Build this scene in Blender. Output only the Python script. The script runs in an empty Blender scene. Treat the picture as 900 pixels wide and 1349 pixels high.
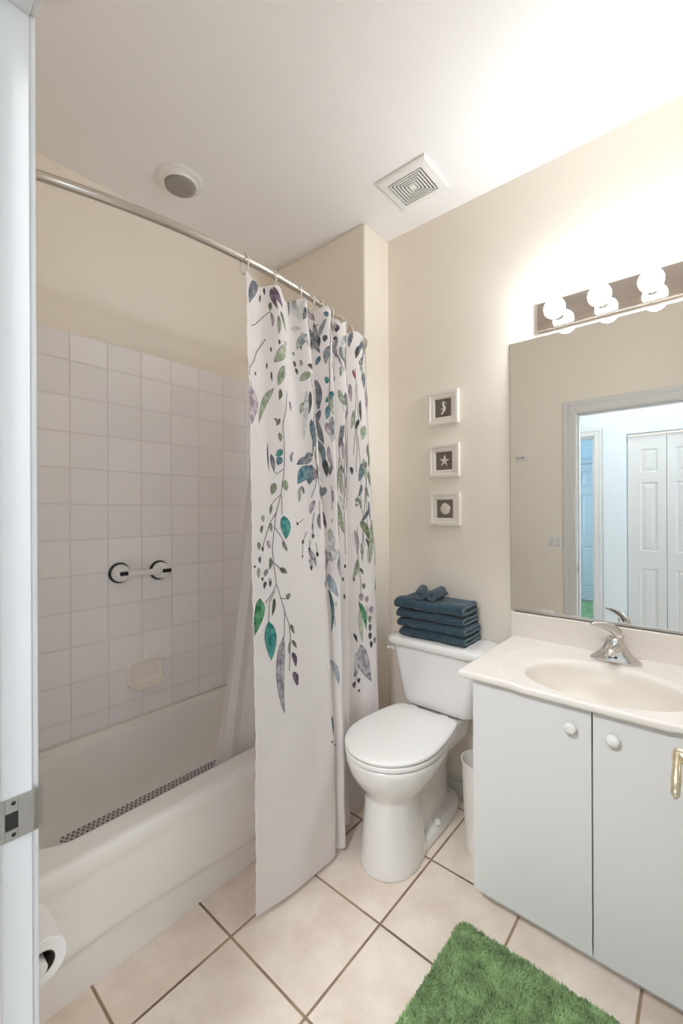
import bpy, bmesh, math, random
from mathutils import Vector, Matrix

# ------------------------------------------------------------------ camera
scene = bpy.context.scene
COL = scene.collection
YAW, ROLL = math.radians(40.6), math.radians(-0.25)
Fv = Vector((math.cos(YAW), math.sin(YAW), 0))
R0 = Vector((math.sin(YAW), -math.cos(YAW), 0))
U0 = R0.cross(Fv)
Rv = R0 * math.cos(ROLL) + U0 * math.sin(ROLL)
Uv = U0 * math.cos(ROLL) - R0 * math.sin(ROLL)
cam_data = bpy.data.cameras.new('camera')
cam_data.sensor_fit = 'HORIZONTAL'
cam_data.sensor_width = 36.0
cam_data.lens = 566.0 / 900.0 * 36.0
cam_data.clip_start = .01
cam = bpy.data.objects.new('camera', cam_data)
COL.objects.link(cam)
m = Matrix((Rv, Uv, -Fv)).transposed().to_4x4()
m.translation = Vector((0, 0, 1.32))
cam.matrix_world = m
scene.camera = cam

# ------------------------------------------------------------------ light and exposure
world = bpy.data.worlds.new('world')
scene.world = world
world.use_nodes = True
world.node_tree.nodes['Background'].inputs[0].default_value = (.75, .86, 1, 1)
world.node_tree.nodes['Background'].inputs[1].default_value = .5
scene.view_settings.view_transform = 'Standard'
scene.view_settings.look = 'None'
scene.view_settings.gamma = 1
scene.view_settings.use_curve_mapping = False
scene.view_settings.exposure = 0.12
scene.cycles.diffuse_bounces = 20
scene.cycles.max_bounces = 24
BULB_STRENGTH = 66.0
def area_light(name, loc, rot, size, power, color):
    l = bpy.data.lights.new(name, 'AREA')
    l.shape = 'RECTANGLE'; l.size, l.size_y = size
    l.energy = power; l.color = color
    o = bpy.data.objects.new(name, l); COL.objects.link(o)
    o.location = loc; o.rotation_euler = rot
    return o
# daylight in the hall behind the camera and in the room beyond it; an added fill light under the hall ceiling
area_light('hall_ceiling_fill', (-.44, .30, 2.70), (0, 0, 0), (.7, 1.4), 10, (.82, .91, 1.0))
area_light('hall_daylight', (-.45, -1.45, 1.35), (math.radians(-90), 0, math.radians(180)), (.8, 1.7), 19, (.80, .90, 1.0))
area_light('bedroom_daylight', (-2.2, 2.5, 1.6), (math.radians(-90), 0, 0), (1.6, 1.6), 25, (.50, .78, 1.0))
d = Vector((1.3, .80, .5)) - Vector((-.80, .44, 2.66))
door_fill = area_light('hall_door_fill', (-.80, .44, 2.66), d.to_track_quat('-Z', 'Y').to_euler(), (.5, .8), 29, (.93, .97, 1.0))  # unseen fill light added in the hall, aimed through the doorway
door_fill.data.spread = math.radians(95)

# ------------------------------------------------------------------ materials
def srgb(r, g, b):
    f = lambda c: c / 12.92 if c <= .04045 else ((c + .055) / 1.055) ** 2.4
    return (f(r / 255), f(g / 255), f(b / 255), 1)
MATS = {}
def mat(name, rgb, rough=.5, metal=0.0, var=0.0, scale=6.0, bump=0.0, bscale=200.0, coat=0.0, spec=.5, sss=0.0, trans=0.0):
    if name in MATS: return MATS[name]
    m = bpy.data.materials.new(name); m.use_nodes = True
    nt = m.node_tree; N = nt.nodes; L = nt.links
    b = N['Principled BSDF']
    c = srgb(*rgb)
    b.inputs['Base Color'].default_value = c
    b.inputs['Roughness'].default_value = rough
    b.inputs['Metallic'].default_value = metal
    b.inputs['Specular IOR Level'].default_value = spec
    if coat:
        b.inputs['Coat Weight'].default_value = coat; b.inputs['Coat Roughness'].default_value = .08
    if var or bump:
        tc = N.new('ShaderNodeTexCoord')
    if var:
        n = N.new('ShaderNodeTexNoise'); n.inputs['Scale'].default_value = scale; n.inputs['Detail'].default_value = 5
        L.new(tc.outputs['Object'], n.inputs['Vector'])
        r = N.new('ShaderNodeValToRGB')
        r.color_ramp.elements[0].position = .3; r.color_ramp.elements[1].position = .7
        r.color_ramp.elements[0].color = tuple(x * (1 - var) for x in c[:3]) + (1,)
        r.color_ramp.elements[1].color = tuple(min(1, x * (1 + var)) for x in c[:3]) + (1,)
        L.new(n.outputs['Fac'], r.inputs['Fac']); L.new(r.outputs['Color'], b.inputs['Base Color'])
    if bump:
        n2 = N.new('ShaderNodeTexNoise'); n2.inputs['Scale'].default_value = bscale; n2.inputs['Detail'].default_value = 3
        L.new(tc.outputs['Object'], n2.inputs['Vector'])
        bp = N.new('ShaderNodeBump'); bp.inputs['Strength'].default_value = bump; bp.inputs['Distance'].default_value = .002
        L.new(n2.outputs['Fac'], bp.inputs['Height']); L.new(bp.outputs['Normal'], b.inputs['Normal'])
    if trans:
        t = N.new('ShaderNodeBsdfTranslucent'); t.inputs['Color'].default_value = c
        mx = N.new('ShaderNodeMixShader'); mx.inputs['Fac'].default_value = trans
        L.new(b.outputs['BSDF'], mx.inputs[1]); L.new(t.outputs['BSDF'], mx.inputs[2])
        L.new(mx.outputs['Shader'], N['Material Output'].inputs['Surface'])
    MATS[name] = m
    return m

def emit(name, rgb, strength):
    m = bpy.data.materials.new(name); m.use_nodes = True
    nt = m.node_tree; nt.nodes.remove(nt.nodes['Principled BSDF'])
    e = nt.nodes.new('ShaderNodeEmission'); e.inputs['Color'].default_value = rgb + (1,); e.inputs['Strength'].default_value = strength
    nt.links.new(e.outputs['Emission'], nt.nodes['Material Output'].inputs['Surface'])
    return m

def grid_tile(name, tile_rgb, grout_rgb, axes, pitch, origin, grout, rough, var, vscale, bump=.6, second=None, stain=0.0):
    """square tiles in world coordinates: AXES picks two coordinates, ORIGIN is a grout crossing"""
    m = bpy.data.materials.new(name); m.use_nodes = True
    nt = m.node_tree; N = nt.nodes; L = nt.links; b = N['Principled BSDF']
    geo = N.new('ShaderNodeNewGeometry'); sep = N.new('ShaderNodeSeparateXYZ')
    L.new(geo.outputs['Position'], sep.inputs[0])
    def math_(op, a, bb=None):
        n = N.new('ShaderNodeMath'); n.operation = op
        for i, v in enumerate((a, bb)):
            if v is None: continue
            if isinstance(v, (int, float)): n.inputs[i].default_value = v
            else: L.new(v, n.inputs[i])
        return n.outputs[0]
    ds, ids = [], []
    for k in (0, 1):
        q = math_('DIVIDE', math_('SUBTRACT', sep.outputs['XYZ'.index(axes[k])], origin[k]), pitch[k])
        fr = math_('FRACT', q)
        d = math_('MULTIPLY', math_('MINIMUM', fr, math_('SUBTRACT', 1.0, fr)), pitch[k])
        ds.append(d); ids.append(math_('FLOOR', q))
    d = math_('MINIMUM', ds[0], ds[1])
    mr = N.new('ShaderNodeMapRange'); mr.interpolation_type = 'SMOOTHSTEP'
    mr.inputs['From Min'].default_value = grout * .35; mr.inputs['From Max'].default_value = grout * .75
    L.new(d, mr.inputs['Value'])
    comb = N.new('ShaderNodeCombineXYZ'); L.new(ids[0], comb.inputs[0]); L.new(ids[1], comb.inputs[1])
    wn = N.new('ShaderNodeTexWhiteNoise'); L.new(comb.outputs[0], wn.inputs['Vector'])
    nz = N.new('ShaderNodeTexNoise'); nz.inputs['Scale'].default_value = vscale; nz.inputs['Detail'].default_value = 6; nz.inputs['Roughness'].default_value = .62
    add = N.new('ShaderNodeVectorMath'); add.operation = 'MULTIPLY_ADD'
    L.new(comb.outputs[0], add.inputs[0]); add.inputs[1].default_value = (7.3, 3.1, 1.7); L.new(geo.outputs['Position'], add.inputs[2])
    L.new(add.outputs[0], nz.inputs['Vector'])
    ramp = N.new('ShaderNodeValToRGB')
    c = srgb(*tile_rgb); c2 = srgb(*(second or tile_rgb))
    ramp.color_ramp.elements[0].position = .32; ramp.color_ramp.elements[1].position = .68
    ramp.color_ramp.elements[0].color = tuple(x * (1 - var) for x in c2[:3]) + (1,)
    ramp.color_ramp.elements[1].color = tuple(min(1, x * (1 + var * .5)) for x in c[:3]) + (1,)
    L.new(nz.outputs['Fac'], ramp.inputs['Fac'])
    hue = N.new('ShaderNodeHueSaturation')
    L.new(math_('ADD', .97, math_('MULTIPLY', wn.outputs['Value'], .06)), hue.inputs['Value'])
    L.new(ramp.outputs['Color'], hue.inputs['Color'])
    gcol = N.new('ShaderNodeValToRGB'); g = srgb(*grout_rgb)
    gcol.color_ramp.elements[0].position = .38; gcol.color_ramp.elements[1].position = .6
    gcol.color_ramp.elements[0].color = tuple(x * (1 - stain) for x in g[:3]) + (1,); gcol.color_ramp.elements[1].color = g
    n3 = N.new('ShaderNodeTexNoise'); n3.inputs['Scale'].default_value = 5; n3.inputs['Detail'].default_value = 4
    L.new(geo.outputs['Position'], n3.inputs['Vector']); L.new(n3.outputs['Fac'], gcol.inputs['Fac'])
    mix = N.new('ShaderNodeMix'); mix.data_type = 'RGBA'
    L.new(mr.outputs['Result'], mix.inputs['Factor']); L.new(gcol.outputs['Color'], mix.inputs['A']); L.new(hue.outputs['Color'], mix.inputs['B'])
    L.new(mix.outputs['Result'], b.inputs['Base Color'])
    rr = N.new('ShaderNodeMapRange'); rr.inputs['To Min'].default_value = .85; rr.inputs['To Max'].default_value = rough
    L.new(mr.outputs['Result'], rr.inputs['Value']); L.new(rr.outputs['Result'], b.inputs['Roughness'])
    bp = N.new('ShaderNodeBump'); bp.inputs['Strength'].default_value = bump; bp.inputs['Distance'].default_value = .002
    L.new(mr.outputs['Result'], bp.inputs['Height']); L.new(bp.outputs['Normal'], b.inputs['Normal'])
    return m

M_WALL = mat('wall_paint', (237, 229, 217), .75, var=.012, scale=2.5, bump=.12, bscale=240)
M_CEIL = mat('ceiling_paint', (241, 239, 238), .85, bump=.15, bscale=160)
M_HALL = mat('hall_paint', (222, 228, 233), .8, bump=.1, bscale=200)
M_TRIM = mat('trim_paint', (216, 215, 214), .35)
M_WHITE = mat('white_laminate', (222, 221, 220), .45, var=.01, scale=3)
M_PORC = mat('porcelain', (232, 230, 228), .12, coat=.5)
M_TUB = mat('tub_enamel', (241, 238, 234), .2, coat=.3)
M_MARBLE = mat('cultured_marble', (233, 226, 219), .38, var=.015, scale=9)
M_PLASTIC = mat('white_plastic', (235, 233, 230), .4)
M_CHROME = mat('chrome', (226, 224, 222), .09, 1.0)
M_STEEL = mat('brushed_nickel', (196, 193, 188), .28, 1.0, bump=.05, bscale=90)
M_ROD = mat('rod_metal', (205, 198, 188), .24, 1.0)
M_BRASS = mat('pale_brass', (236, 224, 196), .25, 1.0, var=.1, scale=50)
M_BLACK = mat('black_rubber', (30, 34, 34), .5)
M_DARK = mat('dark_gap', (46, 42, 39), .8)
M_MIRROR = mat('mirror_silver', (238, 240, 238), .0, 1.0)
M_FLOOR = grid_tile('floor_tile', (241, 230, 218), (168, 142, 118), 'XY', (.334, .33), (1.121, .806), .0068, .34, .085, 6, .8, (234, 217, 201), .55)
M_WTILE_X = grid_tile('wall_tile_long', (243, 240, 240), (226, 221, 218), 'XZ', (.1452, .1469), (.611, 1.357), .005, .18, .008, 4, .5)
M_WTILE_Y = grid_tile('wall_tile_end', (243, 240, 240), (226, 221, 218), 'YZ', (.1452, .1469), (1.99, 1.357), .005, .18, .008, 4, .5)
M_TOWEL = mat('teal_terry', (60, 78, 91), .95, var=.30, scale=90, bump=1.0, bscale=420, spec=.15)
M_TOWEL_EDGE = mat('towel_edge', (104, 122, 132), .95, bump=1.0, bscale=500, spec=.15)
for _m in (M_TOWEL, M_TOWEL_EDGE):
    _b = _m.node_tree.nodes['Principled BSDF']; _b.inputs['Sheen Weight'].default_value = .22; _b.inputs['Sheen Roughness'].default_value = .45
M_RUG = mat('green_pile', (152, 178, 128), .95, var=.32, scale=16, spec=.1)
M_CURTAIN = mat('curtain_cloth', (236, 231, 230), .85, var=.01, scale=9, bump=.12, bscale=700, spec=.2, trans=.22)
M_LINER = mat('liner_cloth', (232, 228, 226), .6, bump=.08, bscale=60, trans=.3)
M_PAPER = mat('toilet_tissue', (240, 238, 235), .95, bump=.3, bscale=300)
M_CARD = mat('cardboard', (84, 70, 58), .9)

# ------------------------------------------------------------------ mesh helpers
LOC = {}
class MB:
    """collects faces; build() links them as ONE mesh object"""
    def __init__(s): s.v = []; s.f = []; s.mi = []; s.cur = 0
    def add(s, vs, fs):
        o = len(s.v); s.v += [tuple(p) for p in vs]
        for f in fs: s.f.append([i + o for i in f]); s.mi.append(s.cur)
        return s
    def box(s, x0, x1, y0, y1, z0, z1):
        v = [(x, y, z) for z in (z0, z1) for y in (y0, y1) for x in (x0, x1)]
        return s.add(v, [(0, 2, 3, 1), (4, 5, 7, 6), (0, 1, 5, 4), (2, 6, 7, 3), (0, 4, 6, 2), (1, 3, 7, 5)])
    def loft(s, rings, cap0=True, cap1=True, closed=True):
        n = len(rings[0]); v = [p for r in rings for p in r]; f = []
        for i in range(len(rings) - 1):
            for j in range(n if closed else n - 1):
                a = i * n + j; b = i * n + (j + 1) % n
                f.append((a, b, b + n, a + n))
        if cap0: f.append(tuple(range(n - 1, -1, -1)))
        if cap1: f.append(tuple(range((len(rings) - 1) * n, len(rings) * n)))
        return s.add(v, f)
    def tube(s, path, rad, n=14, cap=True):
        path = [Vector(p) for p in path]; rings = []; prev = None
        for i, p in enumerate(path):
            t = (path[min(i + 1, len(path) - 1)] - path[max(i - 1, 0)]).normalized()
            if prev is None:
                u = t.cross(Vector((0, 0, 1)))
                if u.length < 1e-3: u = t.cross(Vector((1, 0, 0)))
            else: u = prev - t * prev.dot(t)
            u.normalize(); prev = u; w = t.cross(u)
            r = rad[i] if isinstance(rad, (list, tuple)) else rad
            ru, rw = r if isinstance(r, tuple) else (r, r)
            rings.append([p + u * (ru * math.cos(a)) + w * (rw * math.sin(a)) for a in [2 * math.pi * k / n for k in range(n)]])
        return s.loft(rings, cap, cap)
    def lathe(s, c, axis, prof, n=32, cap=True):
        """PROF: (distance along axis, radius)"""
        c = Vector(c); a = Vector(axis).normalized()
        u = a.cross(Vector((0, 0, 1)))
        if u.length < 1e-3: u = Vector((1, 0, 0))
        u.normalize(); w = a.cross(u)
        return s.loft([[c + a * d + u * (max(r, 1e-5) * math.cos(t)) + w * (max(r, 1e-5) * math.sin(t)) for t in [2 * math.pi * k / n for k in range(n)]] for d, r in prof], cap, cap)
    def sphere(s, c, r, n=24, k=16, axis=(0, 0, 1)):
        return s.lathe(c, axis, [(-r * math.cos(math.pi * i / k), r * math.sin(math.pi * i / k)) for i in range(k + 1)], n)
    def torus(s, c, axis, R, r, n=24, k=8, ry=None):
        c = Vector(c); a = Vector(axis).normalized(); u = a.cross(Vector((0, 0, 1)))
        if u.length < 1e-3: u = Vector((1, 0, 0))
        u.normalize(); w = a.cross(u); ry = ry or R; v = []; f = []
        for i in range(n):
            t = 2 * math.pi * i / n
            d = u * math.cos(t) + w * math.sin(t); cc = c + u * R * math.cos(t) + w * ry * math.sin(t)
            for j in range(k):
                p = 2 * math.pi * j / k; v.append(cc + d * r * math.cos(p) + a * r * math.sin(p))
        for i in range(n):
            for j in range(k):
                f.append((i * k + j, ((i + 1) % n) * k + j, ((i + 1) % n) * k + (j + 1) % k, i * k + (j + 1) % k))
        return s.add(v, f)
    def prism(s, pts2, plane, d0, d1):
        """extrude a 2-D outline; PLANE 'xz' along y, 'yz' along x, 'xy' along z"""
        def P(p, d): return {'xz': (p[0], d, p[1]), 'yz': (d, p[0], p[1]), 'xy': (p[0], p[1], d)}[plane]
        n = len(pts2)
        return s.loft([[P(p, d0) for p in pts2], [P(p, d1) for p in pts2]])
    def grid(s, fn, us, vs):
        nv = len(vs)
        return s.add([fn(u, v) for u in us for v in vs], [(i * nv + j, (i + 1) * nv + j, (i + 1) * nv + j + 1, i * nv + j + 1) for i in range(len(us) - 1) for j in range(nv - 1)])
    def build(s, name, m, parent=None, smooth=False, bevel=0.0, seg=2, angle=35, fix=True):
        me = bpy.data.meshes.new(name); me.from_pydata(s.v, [], s.f)
        ms = m if isinstance(m, (list, tuple)) else [m]
        for x in ms: me.materials.append(x)
        if len(ms) > 1:
            for p, i in zip(me.polygons, s.mi): p.material_index = i
        if fix:
            bm = bmesh.new(); bm.from_mesh(me); bmesh.ops.recalc_face_normals(bm, faces=bm.faces); bm.to_mesh(me); bm.free()
        o = bpy.data.objects.new(name, me); COL.objects.link(o)
        if smooth:
            for p in me.polygons: p.use_smooth = True
            if smooth != 'all':
                md = o.modifiers.new('edge', 'EDGE_SPLIT'); md.split_angle = math.radians(40)
        if bevel:
            b = o.modifiers.new('bevel', 'BEVEL'); b.width = bevel; b.segments = seg; b.limit_method = 'ANGLE'; b.angle_limit = math.radians(angle)
            b.harden_normals = False
            for p in me.polygons: p.use_smooth = True
            md = o.modifiers.new('weighted', 'WEIGHTED_NORMAL'); md.keep_sharp = True
        if parent:
            o.parent = parent
            if parent.name in LOC: o.matrix_parent_inverse = Matrix.Translation(-LOC[parent.name])
        return o
def tag(o, label, cat, group=None):
    o['label'] = label; o['category'] = cat
    if group: o['group'] = group
    return o
def thing(name, label, cat, loc, group=None):
    o = bpy.data.objects.new(name, None); COL.objects.link(o)
    o.empty_display_size = .05; o.location = loc; LOC[o.name] = Vector(loc)
    return tag(o, label, cat, group)
def struct(o): o['kind'] = 'structure'; return o
def linspace(a, b, n): return [a + (b - a) * i / (n - 1) for i in range(n)]
def rrect(cx, cy, hx, hy, r, n=6):
    pts = []
    for qx, qy, a0 in ((1, 1, 0), (-1, 1, 90), (-1, -1, 180), (1, -1, 270)):
        for i in range(n + 1):
            a = math.radians(a0 + 90 * i / n)
            pts.append((cx + qx * (hx - r) + r * math.cos(a), cy + qy * (hy - r) + r * math.sin(a)))
    return pts
def sstep(a, b, x):
    t = max(0.0, min(1.0, (x - a) / (b - a))); return t * t * (3 - 2 * t)
H = 1.32                                    # eye height; heights below are written as H + height above the eye
CZ = 2.731                                  # ceiling
XB, YT, YA, XA, XF, YR = 1.865, 1.99, 1.271, 1.665, .180, -.12   # back wall, tub wall, alcove return, alcove end, door wall, side wall

# ------------------------------------------------------------------ room shell
struct(MB().box(-3.6, 2.05, -1.6, 2.75, -.1, 0).build('floor', M_FLOOR))
struct(MB().box(.05, 2.05, YR - .12, 2.11, CZ, CZ + .1).build('ceiling', M_CEIL))
struct(MB().box(-3.6, .05, -1.6, 2.75, CZ, CZ + .1).build('ceiling_hall', M_HALL))
struct(MB().box(XB, 2.05, YR - .12, YA, 0, CZ).build('wall_back', M_WALL))
struct(MB().box(XA, 2.05, YA, YT, 0, CZ).build('wall_alcove', M_WALL, bevel=.012, seg=4))
wl = struct(MB().box(XF - .118, 2.05, YT, YT + .12, 0, CZ).build('wall_left', M_WALL))
struct(MB().box(.05, 2.05, YR - .12, YR, 0, CZ).build('wall_right', M_WALL))
DT = H + .720                                # top of the door opening
DL, DR = .745, -.045                         # its two sides
wf = struct(MB().box(.05, XF, DL + .018, YT, 0, CZ).box(.05, XF, YR, DR - .018, 0, CZ).box(.05, XF, DR - .018, DL + .018, DT + .018, CZ).build('wall_front', M_WALL))
TT = H + .738
tile = lambda *b: MB().box(*b)
MB().box(XF, XA, YT - .008, YT, .37, TT).build('tile_panel', M_WTILE_X, wl, bevel=.003)
wa = bpy.data.objects['wall_alcove']
MB().box(XA - .008, XA, YA + .03, YT - .008, .37, TT).build('tile_panel', M_WTILE_Y, wa, bevel=.003)
MB().box(XF, XF + .008, YA + .03, YT - .008, .37, TT).build('tile_panel', M_WTILE_Y, wf, bevel=.003)
def skirting(mb, x0, x1, y0, y1, nx, ny):
    t = .013
    mb.box(min(x0, x0 + nx * t), max(x1, x1 + nx * t), min(y0, y0 + ny * t), max(y1, y1 + ny * t), 0, .075)
    t = .008
    mb.box(min(x0, x0 + nx * t), max(x1, x1 + nx * t), min(y0, y0 + ny * t), max(y1, y1 + ny * t), .075, .092)
    return mb
struct(skirting(MB(), XB, XB, .60, YA, -1, 0).build('baseboard_back', M_TRIM, bevel=.004))
struct(skirting(MB(), XA, XB - .013, YA, YA, 0, -1).build('baseboard_alcove', M_TRIM, bevel=.004))

# door frame (jambs, stop, casings) with the strike plate let into it
df = struct(MB().box(.05, XF, DL, DL + .018, 0, DT).box(.05, XF, DR - .018, DR, 0, DT).box(.05, XF, DR - .018, DL + .018, DT, DT + .018)
            .build('trim_1', M_TRIM, bevel=.002))
df['label'] = 'white painted door frame around the bathroom doorway'
MB().box(.105, .141, DL - .010, DL, 0, DT).box(.105, .141, DR, DR + .010, 0, DT).box(.105, .141, DR, DL, DT - .010, DT).build('door_stop', M_TRIM, df, bevel=.002)
def casing(mb, x, sx, y0, y1, zt, w=.085):
    for t, a, b in ((.018, 0.0, w), (.023, w * .62, w)):
        xa, xb = sorted((x, x + sx * t))
        mb.box(xa, xb, y1 + .005 + a, y1 + .005 + b, 0, zt + .005 + b)
        mb.box(xa, xb, y0 - .005 - b, y0 - .005 - a, 0, zt + .005 + b)
        mb.box(xa, xb, y0 - .005 - a, y1 + .005 + a, zt + .005 + a, zt + .005 + b)
    return mb
c1 = MB()
for t, a, b in ((.009, 0.0, .085), (.014, .05, .085)):
    c1.box(XF, XF + t, DL + .005 + a, DL + .005 + b, 0, DT + .005 + b)
    c1.box(XF, XF + t, YR, DL + .005 + a, DT + .005 + a, DT + .005 + b)
c1.box(XF, XF + .009, YR, DR - .005, 0, DT + .005)
c1.build('casing', M_TRIM, df, bevel=.003)
casing(MB(), .05, -1, DR, DL, DT, .06).build('casing', M_TRIM, df, bevel=.003)

sp = thing('strike_plate', 'brushed metal latch strike plate screwed to the white door jamb', 'strike plate', (.16, DL, H - .428))
pl = MB()
y0, y1 = DL - .0022, DL + .0005
x0, x1, za, zb = .1425, .1815, H - .4585, H - .3985
hx0, hx1, hz0, hz1 = .1475, .1625, H - .443, H - .419
pl.box(x0, hx0, y0, y1, za, zb); pl.box(hx1, x1, y0, y1, za, zb); pl.box(hx0, hx1, y0, y1, za, hz0); pl.box(hx0, hx1, y0, y1, hz1, zb)
for k in range(6):                      # the lip that curls round the frame's edge
    a0, a1 = k / 6, (k + 1) / 6
    P = lambda a: (x1 + .0125 * a, DL - .0012 + .006 * a * a)
    (xa, ya), (xb, yb) = P(a0), P(a1)
    hh = .5 * (zb - za) * (1 - .16 * a0 ** 3); h2 = .5 * (zb - za) * (1 - .16 * a1 ** 3); zc = (za + zb) / 2
    pl.add([(xa, ya - .001, zc - hh), (xb, yb - .001, zc - h2), (xb, yb - .001, zc + h2), (xa, ya - .001, zc + hh), (xa, ya + .001, zc - hh), (xb, yb + .001, zc - h2), (xb, yb + .001, zc + h2), (xa, ya + .001, zc + hh)],
           [(0, 1, 2, 3), (7, 6, 5, 4), (0, 4, 5, 1), (3, 2, 6, 7), (1, 5, 6, 2)])
pl.build('plate', M_STEEL, sp, bevel=.0006)
MB().box(hx0, hx1, DL - .0008, DL + .002, hz0, hz1).build('latch_hole', M_DARK, sp)
for z in (H - .4525 + .002, H - .4065):
    MB().lathe((.157, DL - .0012, z), (0, -1, 0), [(0, .0028), (.0016, .0028), (.0018, .002), (.0014, 0)], 16).build('screw', M_BLACK, sp)

# the open bathroom door with its lever
dr = struct(MB().box(.185, .935, -.052, -.016, .012, DT - .004).build('door_1', M_TRIM, bevel=.002))
dr['label'] = 'white bathroom door standing open beside the vanity'
dp = MB()
for xa, xb in ((.27, .53), (.60, .86)):
    for za, zb in ((.22, .78), (.95, 1.55), (1.66, 1.90)):
        dp.add([(xa, -.016, za), (xb, -.016, za), (xb, -.016, zb), (xa, -.016, zb), (xa + .03, -.008, za + .03), (xb - .03, -.008, za + .03), (xb - .03, -.008, zb - .03), (xa + .03, -.008, zb - .03)],
               [(0, 1, 5, 4), (1, 2, 6, 5), (2, 3, 7, 6), (3, 0, 4, 7), (4, 5, 6, 7)])
dp.build('panel', M_TRIM, dr)
hz = H - .392
hd = MB()
hd.lathe((.872, -.016, hz), (0, 1, 0), [(0, .032), (.006, .032), (.010, .026), (.012, .014), (.046, .0115), (.056, .012), (.0605, .009), (.062, 0)], 24)
hd.tube([(.878, .0405, hz), (.862, .0405, hz), (.845, .0402, hz - .001), (.822, .0395, hz - .004), (.795, .039, hz - .008), (.775, .0385, hz - .012), (.769, .0382, hz - .014)],
        [(.0075, .0085), (.0075, .0085), (.0055, .007), (.0062, .009), (.0062, .0095), (.0055, .0085), (.0025, .004)], 14)
ho = hd.build('door_handle', M_BRASS, dr, smooth='all'); ho['label'] = 'pale brass lever handle'
lt = MB().box(.9345, .9365, -.046, -.022, hz - .028, hz + .028).build('latch_plate', M_BRASS, dr)

# ------------------------------------------------------------------ the hall that the mirror shows
HX = -.96
OL, OR, OT = 1.62, .835, H + .708            # opening to the room across the hall
BL, BR_, BT = .578, -.585, H + .70           # closet opening
struct(MB().box(HX - .11, HX, OL, 2.2, 0, CZ).box(HX - .11, HX, BL, OR, 0, CZ).box(HX - .11, HX, -1.6, BR_, 0, CZ)
       .box(HX - .11, HX, OR, OL, OT, CZ).box(HX - .11, HX, BR_, BL, BT, CZ).build('wall_hall', M_HALL))
struct(MB().box(HX - .11, .05, 2.2, 2.3, 0, CZ).build('wall_hall_end', M_HALL))
struct(MB().box(HX - .11, .05, -1.7, -1.6, 0, CZ).build('wall_hall_start', M_HALL))
struct(MB().box(-3.6, -3.45, .3, 2.75, 0, CZ).build('wall_bedroom_far', M_HALL))
struct(MB().box(-3.45, HX - .11, 2.65, 2.75, 0, CZ).build('wall_bedroom_left', M_HALL))
struct(MB().box(-3.45, HX - .11, .3, .4, 0, CZ).build('wall_bedroom_right', M_HALL))
struct(MB().box(HX - .75, HX - .65, -.65, .3, 0, CZ).box(HX - .65, HX - .11, -.75, -.65, 0, CZ).build('wall_closet', M_HALL))
t2 = MB()
for t, a, b in ((.016, 0, .062), (.021, .04, .062)):
    t2.box(HX, HX + t, OR - .005 - b, OR - .005 - a, 0, OT + .005 + b)
    t2.box(HX, HX + t, OL + .005 + a, OL + .005 + b, 0, OT + .005 + b)
    t2.box(HX, HX + t, OR - .005 - a, OL + .005 + a, OT + .005 + a, OT + .005 + b)
t2.box(HX - .11, HX, OR, OR + .014, 0, OT).box(HX - .11, HX, OL - .014, OL, 0, OT).box(HX - .11, HX, OR, OL, OT - .014, OT)
struct(t2.build('trim_2', M_TRIM, bevel=.003))
def raised(mb, x, sx, ya, yb, za, zb, bev=.028, dep=.009):
    """a sunk and raised field on a door face at X, the face looking along SX"""
    v = []
    for ins, d in ((0, .0008), (.010, -dep), (.016, -dep), (.016 + bev, -.001)):
        v.append([(x + sx * d, ya + ins, za + ins), (x + sx * d, yb - ins, za + ins), (x + sx * d, yb - ins, zb - ins), (x + sx * d, ya + ins, zb - ins)])
    return mb.loft(v, False, True)
def slab_with_panels(mb, x, sx, ya, yb, za, zb, rects, th=.03, dep=.011):
    """face with real holes for the panels, plus its edge"""
    ys = sorted({ya, yb} | {r[0] for r in rects} | {r[1] for r in rects}); zs = sorted({za, zb} | {r[2] for r in rects} | {r[3] for r in rects})
    for i in range(len(ys) - 1):
        for j in range(len(zs) - 1):
            c = ((ys[i] + ys[i + 1]) / 2, (zs[j] + zs[j + 1]) / 2)
            if any(r[0] < c[0] < r[1] and r[2] < c[1] < r[3] for r in rects): continue
            mb.add([(x, ys[i], zs[j]), (x, ys[i + 1], zs[j]), (x, ys[i + 1], zs[j + 1]), (x, ys[i], zs[j + 1])], [(0, 1, 2, 3)])
    xb = x - sx * th
    mb.add([(x, ya, za), (x, yb, za), (x, yb, zb), (x, ya, zb), (xb, ya, za), (xb, yb, za), (xb, yb, zb), (xb, ya, zb)], [(0, 1, 5, 4), (1, 2, 6, 5), (2, 3, 7, 6), (3, 0, 4, 7), (4, 5, 6, 7)])
    return mb
bif = struct(MB().box(HX - .075, HX - .035, BR_, BL, BT - .022, BT).build('door_2', M_STEEL))
bif['label'] = 'white folding closet door across the hall, seen in the mirror'
w = .289
for k in range(4):
    yb = BL - .006 - k * w; ya = yb - w + .003
    rects = [(ya + .062, yb - .095 if k % 2 == 0 else yb - .062, a, b) for a, b in ((H + .345, H + .555), (H - .365, H + .255), (H - 1.15, H - .52))]
    if k % 2: rects = [(ya + .095, yb - .062, c, d) for a, b, c, d in rects]
    mb = slab_with_panels(MB(), HX - .035, 1, ya, yb, .015, BT - .024, rects)
    lf = mb.build('door_leaf', M_TRIM, bif, bevel=.0015)
    pm = MB()
    for r in rects: raised(pm, HX - .035, 1, *r)
    pm.build('panel', M_TRIM, lf)
    if k in (1, 2): MB().lathe((HX - .035, (ya + yb) / 2, H - .44), (1, 0, 0), [(0, .008), (.012, .007), (.018, .015), (.026, .014), (.03, 0)], 20).build('knob', M_PLASTIC, lf, smooth='all')
fd0, fd1 = 1.10, 1.86
frects = [(a, b, c, d) for a, b in ((fd0 + .11, fd0 + .335), (fd0 + .425, fd1 - .11)) for c, d in ((.20, .80), (.96, 1.56), (1.68, 1.90))]
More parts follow.
